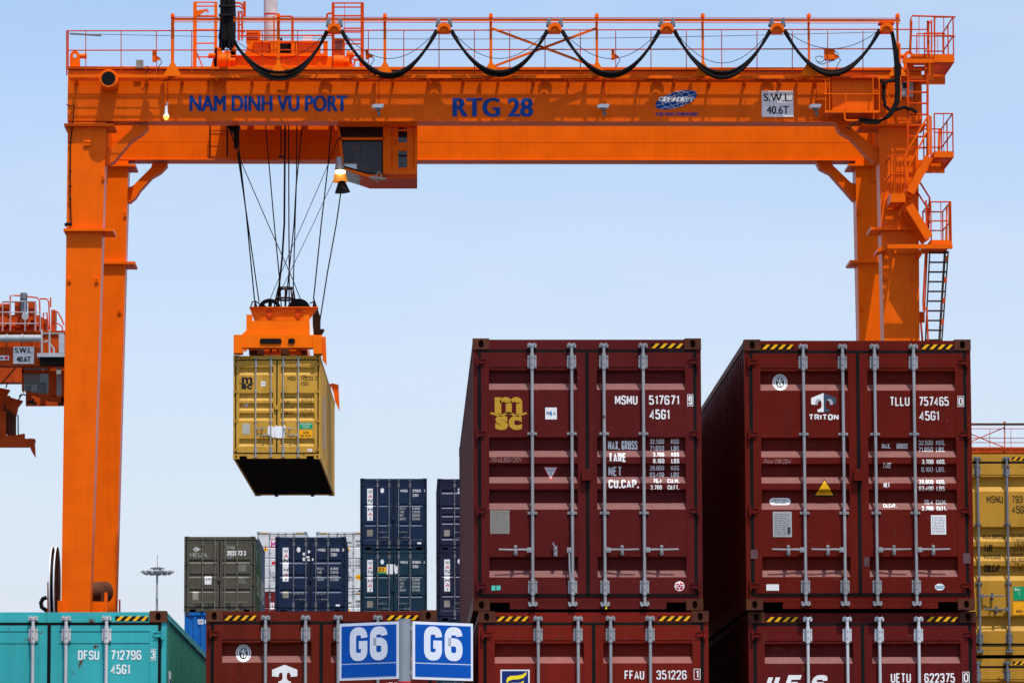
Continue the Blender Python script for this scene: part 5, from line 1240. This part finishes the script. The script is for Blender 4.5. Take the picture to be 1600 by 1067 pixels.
# trolley deck shading the rear girder
m = MB(); p = at(340, 112, YC-.4); q = at(560, 112, YC-.4); m.box(p.x, q.x, YF+GD+.1, YR-.1, p.z-.55, p.z-.45)
for k in range(6): m.box(p.x+(q.x-p.x)*k/5-.08, p.x+(q.x-p.x)*k/5+.08, YF+GD+.1, YR-.1, p.z-.45, p.z-.15)
m.build('deck', ORG, tro)
# ------------------------------------------------------------------ spreader, head block, ropes
YS = 119.55
spr = thing('spreader', tuple(at(434, 553, YS+6.3)), 'orange spreader and head block with black rope wheels holding the hanging mustard container', 'crane spreader')
m = MB(); m.pbox(365, 523.3, 503, 543, YS, .45); m.pbox(365, 523.0, 379, 551.5, YS-.03, .5); m.pbox(489.5, 525.5, 503.3, 552.5, YS-.03, .5)
eb = m.build('end_beam', ORGL, spr)
m = MB()
for a, b in ((406, 440), (450, 461)):
    P = []
    for sx, a0 in ((b-2.5, -90), (a+2.5, 90)):
        for k in range(7): t = math.radians(a0+180*k/6); P.append((sx+2.5*math.cos(t)*(1), 532.9-(4.1)*math.sin(t)))
    m.prism(P, YS-.032, .03)
m.build('slot', DARK, eb)
m = MB(); m.pbox(385, 501.3, 483.2, 524, YS+.15, .25); m.pbox(385, 491.5, 394, 501.3, YS+.15, .25); m.pbox(474.8, 492, 483.2, 501.3, YS+.15, .25); m.prism([(376, 524), (385, 516), (385, 524)], YS+.15, .2); m.build('box_frame', ORGL, spr)
m = MB()
for a, b in ((388, 402), (466, 480)):
    p = at(a, 528, YS+.6); q = at(b, 545, YS+.6); m.box(p.x, q.x, YS+.5, YS+12.2, q.z, p.z)
m.build('main_beam', ORG, spr)
for a, b in ((412.5, 438), (452, 470)):
    m = MB(); m.pbox(a, 541, b, 553.5, YS+.7, .6); m.build('centre_block', ORG, spr)
m = MB(); m.pbox(389, 543, 412, 553, YS+1.0, .6); m.pbox(438, 543, 452, 553, YS+1.0, .5); m.pbox(470, 543, 480, 553, YS+1, .5)
for px in (423, 434.5): m.disc(at(px, 547.5, YS+.69), .035, (0,1,0), .02, 12)
m.build('drive_unit', RUST2, spr)
m = MB(); m.prism([(379, 543), (388, 543), (384, 549), (381, 549)], YS+.02, .1); m.build('lug', ORGL, spr)
m = MB(); q0 = at(378, 540, YS+12); q1 = at(506, 552, YS+12); m.box(at(365, 540, YS).x+.15, at(503, 540, YS).x+.0, YS+11.9, YS+12.3, at(0, 543, YS).z, at(0, 525, YS).z); m.build('end_beam', ORG, spr, 'rear end beam')
for pts, Y in (([(503.8, 526), (508.8, 526), (510.3, 570), (503.9, 561)], YS+.1), ([(516, 600), (519, 598.5), (528.8, 601), (530.6, 642), (523, 625), (521, 612)], YS+12.2)):
    m = MB(); m.prism(pts, Y, .22); m.pbox(pts[0][0]-1.5, pts[0][1]+(1 if Y < YS+1 else 0), pts[0][0]+1, pts[0][1]+8, Y+.05, .1); m.build('flipper', ORG, spr)
m = MB(); Yh = YS+4.6
m.prism([(389.6, 480), (496.8, 480.3), (482, 501.2), (397.5, 501.2), (396, 495)], Yh, .12); m.prism([(389.6, 480), (496.8, 480.3), (482, 501.2), (397.5, 501.2)], Yh+1.9, .12); p = at(397, 520, Yh); q = at(483, 501, Yh); m.box(p.x, q.x, Yh, Yh+2.02, p.z, q.z)
m.pbox(389.6, 479.2, 497, 480.6, Yh-.1, .4)
hb = m.build('head_block', ORG, spr)
m = MB()
for px in (421, 466): 
    c = at(px, 489.5, Yh-.03); m.tube([(c.x, Yh-.04, c.z), (c.x, Yh, c.z)], .10, 6); m.pbox(px-3.5, 484, px+3.5, 495, Yh-.03, .03); m.pbox(px-2.5, 494, px+2.5, 497, Yh-.05, .05)
m.build('pin_cover', ORGR, hb)
for i, px in enumerate((421.2, 467)):
    c = at(px, 485.5, Yh+.5); r = .345; m = MB(); N_ = 36; m.tube([(c.x, Yh+.42, c.z), (c.x, Yh+.58, c.z)], r, N_) if i else None
    if not i:
        vo = [(c.x+r*math.cos(2*math.pi*k/N_), c.z+r*math.sin(2*math.pi*k/N_)) for k in range(N_)]; vi = [(c.x+r*.72*math.cos(2*math.pi*k/N_), c.z+r*.72*math.sin(2*math.pi*k/N_)) for k in range(N_)]
        for k in range(N_):
            j = (k+1) % N_; m.add([(vo[k][0], Yh+.42, vo[k][1]), (vo[j][0], Yh+.42, vo[j][1]), (vi[j][0], Yh+.42, vi[j][1]), (vi[k][0], Yh+.42, vi[k][1]), (vo[k][0], Yh+.58, vo[k][1]), (vo[j][0], Yh+.58, vo[j][1]), (vi[j][0], Yh+.58, vi[j][1]), (vi[k][0], Yh+.58, vi[k][1])], [(0,1,2,3), (7,6,5,4), (0,4,5,1), (3,2,6,7)])
        for a in range(0, 360, 60):
            t = math.radians(a+25); m.tube([(c.x, Yh+.5, c.z), (c.x+r*.8*math.cos(t), Yh+.5, c.z+r*.8*math.sin(t))], .055, 6)
        m.tube([(c.x, Yh+.41, c.z), (c.x, Yh+.59, c.z)], .1, 16)
    m.build('rope_wheel', BLK, hb)
m = MB(); Yk = Yh+1.2
def ring(px0, px1, py, ry, r):
    P = [at((px0+px1)/2+(px1-px0)/2*math.cos(math.radians(a)), py, Yk)+Vector((0, .28*math.sin(math.radians(a))*(px1-px0)/30, 0)) for a in range(0, 361, 20)]; m.tube(P, r, 5, caps=False)
ring(434.5, 458, 450.5, 2, .026); ring(430.5, 461, 467.5, 3, .03)
for t in range(0, 360, 45):
    c_, s_ = math.cos(math.radians(t)), math.sin(math.radians(t))
    m.tube([at(446.2+11.7*c_, 450.5, Yk)+Vector((0, .22*s_, 0)), at(445.7+15.2*c_, 468, Yk)+Vector((0, .28*s_, 0)), at(445.7+18*c_, 482, Yk)+Vector((0, .3*s_, 0))], .022, 5)
m.build('cable_basket', RUSTY, hb)
m = MB(); m.prism([(488, 480), (490.5, 464), (496, 481), (500.5, 495), (500.2, 514), (506.5, 514), (500.5, 524), (489, 524)], YS+8.2, .5); m.prism([(397, 480), (397.5, 463.5), (402.5, 480)], Yh+.6, .12); m.prism([(490, 480), (490.6, 464.5), (495.5, 480)], Yh+.6, .12); m.build('rope_anchor', RUSTY, hb)
m = MB(); m.prism([(484, 497), (486, 503), (489, 512), (490, 524), (484, 524)], YS+3.0, .1); m.build('panel', WHT, hb)
m = MB(); m.ptube([(392, 479), (394, 472), (398, 470), (403, 473), (407, 476)], .02, Yh+.4, 5); m.ptube([(484, 474), (490, 471.5)], .02, Yh+.4, 5); m.build('rope_guide', BLK, hb)
ropes = [([(370, 192), (372.8, 228), (384.3, 330), (397.6, 468)], .019), ([(373, 205), (373.5, 250), (384.6, 330), (404.8, 472)], .017), ([(357, 198), (373, 244), (376.7, 253), (418.7, 350), (458, 438), (470.5, 470)], .013), ([(357, 198), (369.8, 232), (387.2, 350)], .014),
 ([(414.5, 191), (428.5, 350), (436.5, 433), (439.6, 480)], .017), ([(445.5, 191), (444.2, 350), (441, 402), (435.8, 450), (434, 470)], .028), ([(451, 192), (451.4, 350), (452, 430), (451.7, 474)], .018), ([(463.9, 192), (463.2, 280), (459.4, 350), (446.1, 478)], .017), ([(472.7, 192), (463, 290), (461, 350), (458.2, 448), (457.6, 470)], .017),
 ([(529, 215), (512, 259), (472.7, 350), (453, 394), (422.2, 467)], .010), ([(540, 245), (520, 284), (489.5, 350), (443, 446), (430, 474)], .010), ([(518.3, 191), (512.5, 259), (502, 350), (489.9, 468)], .018), ([(533, 298), (525.5, 350), (512, 424), (500, 500)], .018)]
for pts, r in ropes:
    m = MB(); m.ptube(pts, r, [YC+.3 + (Yh+.6-YC-.3)*k/(len(pts)-1) for k in range(len(pts))], 6); m.build('hoist_rope', BLK, spr)
# ------------------------------------------------------------------ second crane at the left edge
Y2 = 186.0
k2 = thing('gantry_crane', tuple(at(-60, 571, Y2)), 'faded orange crane cut by the left edge, small S.W.L. 40.6T board', 'gantry crane', 'gantry cranes in the distance')
m = MB(); m.pbox(-420, 519, 128, 571, Y2, .9); m.pbox(-420, 516.5, 128, 519, Y2-.1, 1.1); g2 = m.build('girder', ORGD, k2, 'front girder')
m = MB(); m.pbox(-420, 571-20, 60, 597, Y2+9, .9); m.build('girder', ORGD, k2, 'rear girder')
for x in (106, -420):
    m = MB(); m.pbox(x, 571, x+22, 1344, Y2, .9); m.build('leg', ORGD, k2)
m = MB(); m.tube([at(-20, 528.5, Y2-.3), at(66, 528.5, Y2-.3)], .15, 14); m.tube([at(10, 528.5, Y2-.3), at(12, 528.5, Y2-.3)], .19, 14); m.tube([at(34, 528.5, Y2-.3), at(36, 528.5, Y2-.3)], .19, 14); m.build('pipe', GREY, k2)
m = MB(); m.pbox(21, 541.5, 53, 568, Y2-.05, .04); s2 = m.build('load_sign', WHT, k2); m = MB(); sans(m, 'S.W.L.', 23, 543.5, 51, 551.5, Y2-.055, .03); sans(m, '40.6T', 25.5, 557, 48.5, 565.5, Y2-.055, .03); m.build('lettering', LETD, s2, recalc=False)
m = MB(); m.pbox(-24, 555.5, 14, 562.7, Y2-.05, .04); s3 = m.build('maker_sign', WHT, k2); m = MB(); ptext(m, 'ss', 0, 557.8, 5, 561.2, Y2-.055, bold=.04); m.m = 1; m.pbox(7.5, 556.8, 12.5, 561.6, Y2-.055, .003); m.build('lettering', [LETD, SRED], s3, recalc=False)
m = MB(); m.pbox(58, 551.5, 128, 557.5, Y2-1.0, 1.0); m.pbox(92, 522, 100, 551, Y2-.7, .5)
for x in (65.5, 77.5): m.ptube([(x, 515), (x, 557)], .05, Y2-.9, 4)
m.ptube([(69, 535), (72, 532.5), (76, 535), (84, 545), (84, 552)], .04, Y2-.8); m.build('grey_platform', GREY, k2)
m = MB(); m.pbox(62, 558, 128, 568.5, Y2-.9, .8); m.build('platform_underside', DARK, k2)
m = MB()
for y, x0, x1 in ((488, -20, 62), (505.5, -20, 60), (471, 4, 56), (521, 64, 100)): m.ptube([(x0, y), (x1, y)], .022, Y2-.4)
for x in (4, 16, 39, 55, 63): m.ptube([(x, 472 if x < 60 else 488), (x, 517)], .022, Y2-.4)
m.build('handrail', GREY, k2)
k2t = thing('crane_trolley', tuple(at(50, 571, Y2+2)), 'faded orange trolley of the left edge crane, grey motor above, cab below', 'crane trolley', 'gantry cranes in the distance')
m = MB(); m.pbox(-30, 492, 60, 517, Y2+1, 2.2)
for a, b, c, d in ((-10, 480, 12, 500), (23, 471, 33, 512), (44, 472, 54, 500), (14, 496, 24, 517), (64, 498, 72, 517), (80, 484, 86, 517)): m.pbox(a, b, c, d, Y2+.8, .9)
for px in (5, 20, 40, 62): m.disc(at(px, 503, Y2+.75), .22, (0,1,0), .3, 14)
m.disc(at(8, 480, Y2+.8), .16, (1,0,0), .5, 12); m.build('winch', ORGD, k2t)
m = MB(); m.tube([at(37, 458, Y2+.6), at(37, 487, Y2+.6)], .15, 12); m.pbox(31.5, 460, 42.5, 463, Y2+.5, .3)
for k in range(6): m.tube([at(37, 466+3*k, Y2+.6), at(37, 467+3*k, Y2+.6)], .17, 12)
m.build('motor', GREYB, k2t); m = MB(); m.disc(at(39.5, 495, Y2+.5), .15, (0,1,0), .2, 16); m.build('gear_housing', GREY, k2t)
m = MB()
for pts in (((16, 517), (16, 462), (24, 461.5), (58, 465), (62, 470), (63, 517)), ((4, 517), (4, 472), (56, 472), (56, 517)), ((62, 467), (72, 467), (76, 471), (78, 515)), ((79, 465), (79, 480)), ((66, 517), (68, 489), (73, 488), (76, 517)), ((84, 487), (90, 487), (96, 498), (100, 508)), ((82, 517), (83, 508), (90, 505), (97, 510), (98, 517))): m.ptube(pts, .035, Y2+.6, 5)
m.build('guard_rail', ORGR, k2t)
m = MB(); Yq = Y2+1.6
def b2(pts, d=.1): m.prism(pts, Yq, d)
b2([(34, 572), (37, 572), (37, 615), (34, 610)]); b2([(76, 572), (88, 572), (88, 620), (76, 617)]); b2([(96, 572), (100, 572), (128, 572), (128, 629), (96, 629)]); b2([(34, 610), (76, 617), (100, 620), (100, 629), (76, 627), (58, 620)]); b2([(34, 578.5), (76, 578.5), (76, 583), (34, 583)]); b2([(34, 571), (100, 571), (100, 573), (34, 573)])
p = at(34, 616, Yq); q = at(100, 620, Yq); m.box(at(36, 600, Yq).x, at(128, 600, Yq).x, Yq+1.4, Yq+1.5, at(0, 629, Yq).z, at(0, 606, Yq).z); c2 = m.build('cab', ORGD, k2t)
m = MB(); m.prism([(37, 583), (76, 583), (76, 616), (60, 615), (37, 610)], Yq+.05, .02); m.build('main_window', glassmat('cab_glass_far', (.03,.05,.055), .8, .1), c2)
m = MB(); m.pbox(37, 573, 76, 578.5, Yq+.05, .02); m.build('upper_window', GREY, c2)
m = MB(); m.pbox(88, 572, 96, 618, Yq+.05, .1); m.build('side_panel', GREY, c2)
m = MB(); m.pbox(58, 597, 72, 612, Yq+.6, .3); m.pbox(40, 602, 48, 612, Yq+.5, .3); m.build('seat_and_console', GREYB, c2)
m = MB(); m.prism([(42, 628), (46, 625.5), (56, 629), (56, 631), (44, 630)], Yq-.3, .3); m.ptube([(50, 628), (52, 623)], .06, Yq-.2); m.pbox(90, 629, 100, 632, Yq-.2, .4); m.ptube([(30, 620), (33, 616), (40, 617)], .04, Yq-.2, 4); m.build('floodlight', BLK, k2t)
k2s = thing('spreader', tuple(at(10, 700, Y2+3)), 'dull orange spreader hanging from the left edge crane, its flipper pointing down', 'crane spreader', 'gantry cranes in the distance')
m = MB(); Yw = Y2+2.5
m.prism([(-30, 606), (2, 606), (15.5, 609), (9, 619), (3, 622), (-30, 622)], Yw+1.2, .3); m.prism([(8, 618.5), (14, 620), (35.5, 626), (28, 636), (25, 650), (-30, 655), (-30, 620)], Yw+.6, .3)
m.prism([(-30, 640), (9, 643), (9, 690), (-30, 690)], Yw, .3); m.build('head_block', ORGD, k2s)
m = MB(); m.prism([(9, 636), (25, 650), (25, 685), (9, 678)], Yw+.4, .1); m.build('panel', RUSTY, k2s)
m = MB(); m.prism([(-30, 678), (22, 680), (38, 677), (38, 685), (54, 685), (55, 690), (44, 698), (-30, 698)], Yw-.1, .4); m.disc(at(13, 622, Yw+.5), .12, (0,1,0), .05, 14); m.build('end_beam', ORGD, k2s)
m = MB(); m.prism([(47, 684), (54, 688), (55.5, 715), (50, 706), (46, 697)], Yw-.15, .2); m.build('flipper', ORGD, k2s)
m = MB()
for a in (((12, 597), (9, 606)), ((24, 575), (2, 600)), ((28, 648), (28.5, 683)), ((7, 632), (7, 660)), ((34, 616), (29, 625))): m.ptube(a, .03, Yw+.3, 5)
m.build('hoist_rope', BLK, k2s)
# ------------------------------------------------------------------ third crane, right edge
Y3 = 255.0
k3 = thing('gantry_crane', tuple(at(1640, 720, Y3)), 'far orange crane top seen over the mustard container at the right edge', 'gantry crane', 'gantry cranes in the distance')
m = MB(); m.pbox(1400, 706, 2010, 740, Y3, .9); m.pbox(1400, 698.5, 2010, 701.5, Y3-.05, 1.0); m.pbox(1400, 703.4, 2010, 707.2, Y3-.9, .05); a = at(1400, 706.5, Y3-.85); b = at(2010, 706.5, Y3-.85); m.box(a.x, b.x, Y3-.85, Y3, a.z, a.z+.05)
for k in range(20): m.pbox(1500+k*13, 700, 1502+k*13, 706, Y3-.4, .1)
m.build('girder', ORGD, k3)
for x in (1405, 1990):
    m = MB(); m.pbox(x, 740, x+26, 1344, Y3, .9); m.build('leg', ORGD, k3)
m = MB(); m.pbox(1405, 661, 2010, 664, Y3-1.2, .15); m.build('festoon_rail', RUSTY, k3)
for x in (1490, 1569.7, 1650):
    m = MB(); m.ptube([(x, 660), (x, 704)], .045, Y3-1.0, 4); m.pbox(x-1.4, 658.3, x+1.6, 661, Y3-1.1, .2); m.build('festoon_post', ORGR, k3)
m = MB(); m.ptube([(1569, 668), (1490, 701)], .04, Y3-1.0, 4); m.ptube([(1568, 698.5), (1490, 667)], .04, Y3-.95, 4); m.build('cross_brace', ORGR, k3)
m = MB()
for y in (669.7, 691.3, 684.4): m.ptube([(1405, y), (1800, y)], .022, Y3-.8, 5)
for k in range(8): m.ptube([(1513.5+k*33, 669.7), (1513.5+k*33, 699)], .018, Y3-.8, 5)
m.build('handrail', ORGR, k3)
# ------------------------------------------------------------------ high mast light
YM = 350.0
p = at(245.5, 900, YM); mast = thing('mast_light', (p.x, YM, 0), 'tall grey high mast light with a ring of floodlights', 'mast light')
m = MB(); m.tube([(p.x, YM, 0), (p.x, YM, at(0, 898, YM).z)], .20, 12, .085); m.build('pole', GREY, mast)
m = MB(); m.tube([at(246, 898, YM), at(246, 886, YM)], .35, 14, .32); R_ = 1.0; c = at(246, 894.5, YM)
m.tube([c+Vector((1.0*math.cos(math.radians(a)), 1.0*math.sin(math.radians(a)), 0)) for a in range(0, 361, 20)], .05, 6, caps=False); m.tube([c+Vector((.55*math.cos(math.radians(a)), .55*math.sin(math.radians(a)), .35)) for a in range(0, 361, 20)], .04, 6, caps=False)
m.tube([at(246, 886, YM), at(245.8, 866.5, YM)], .025, 5); m.build('lamp_ring', GREYB, mast)
for k in range(12):
    a = 2*math.pi*k/12; d = Vector((math.cos(a), math.sin(a), 0)); q = c + d*1.05; m = MB(); t = d.cross(Vector((0,0,1)))
    V = [q + t*sx*.18 + d*(dd) + Vector((0,0,dz)) for sx in (-1, 1) for dd, dz in ((-.1, .02), (.28, .16), (.32, .04), (-.02, -.16))]
    m.add(V, [(0,1,2,3), (7,6,5,4), (0,4,5,1), (1,5,6,2), (2,6,7,3), (3,7,4,0)]); m.build('floodlight', GREY, mast)
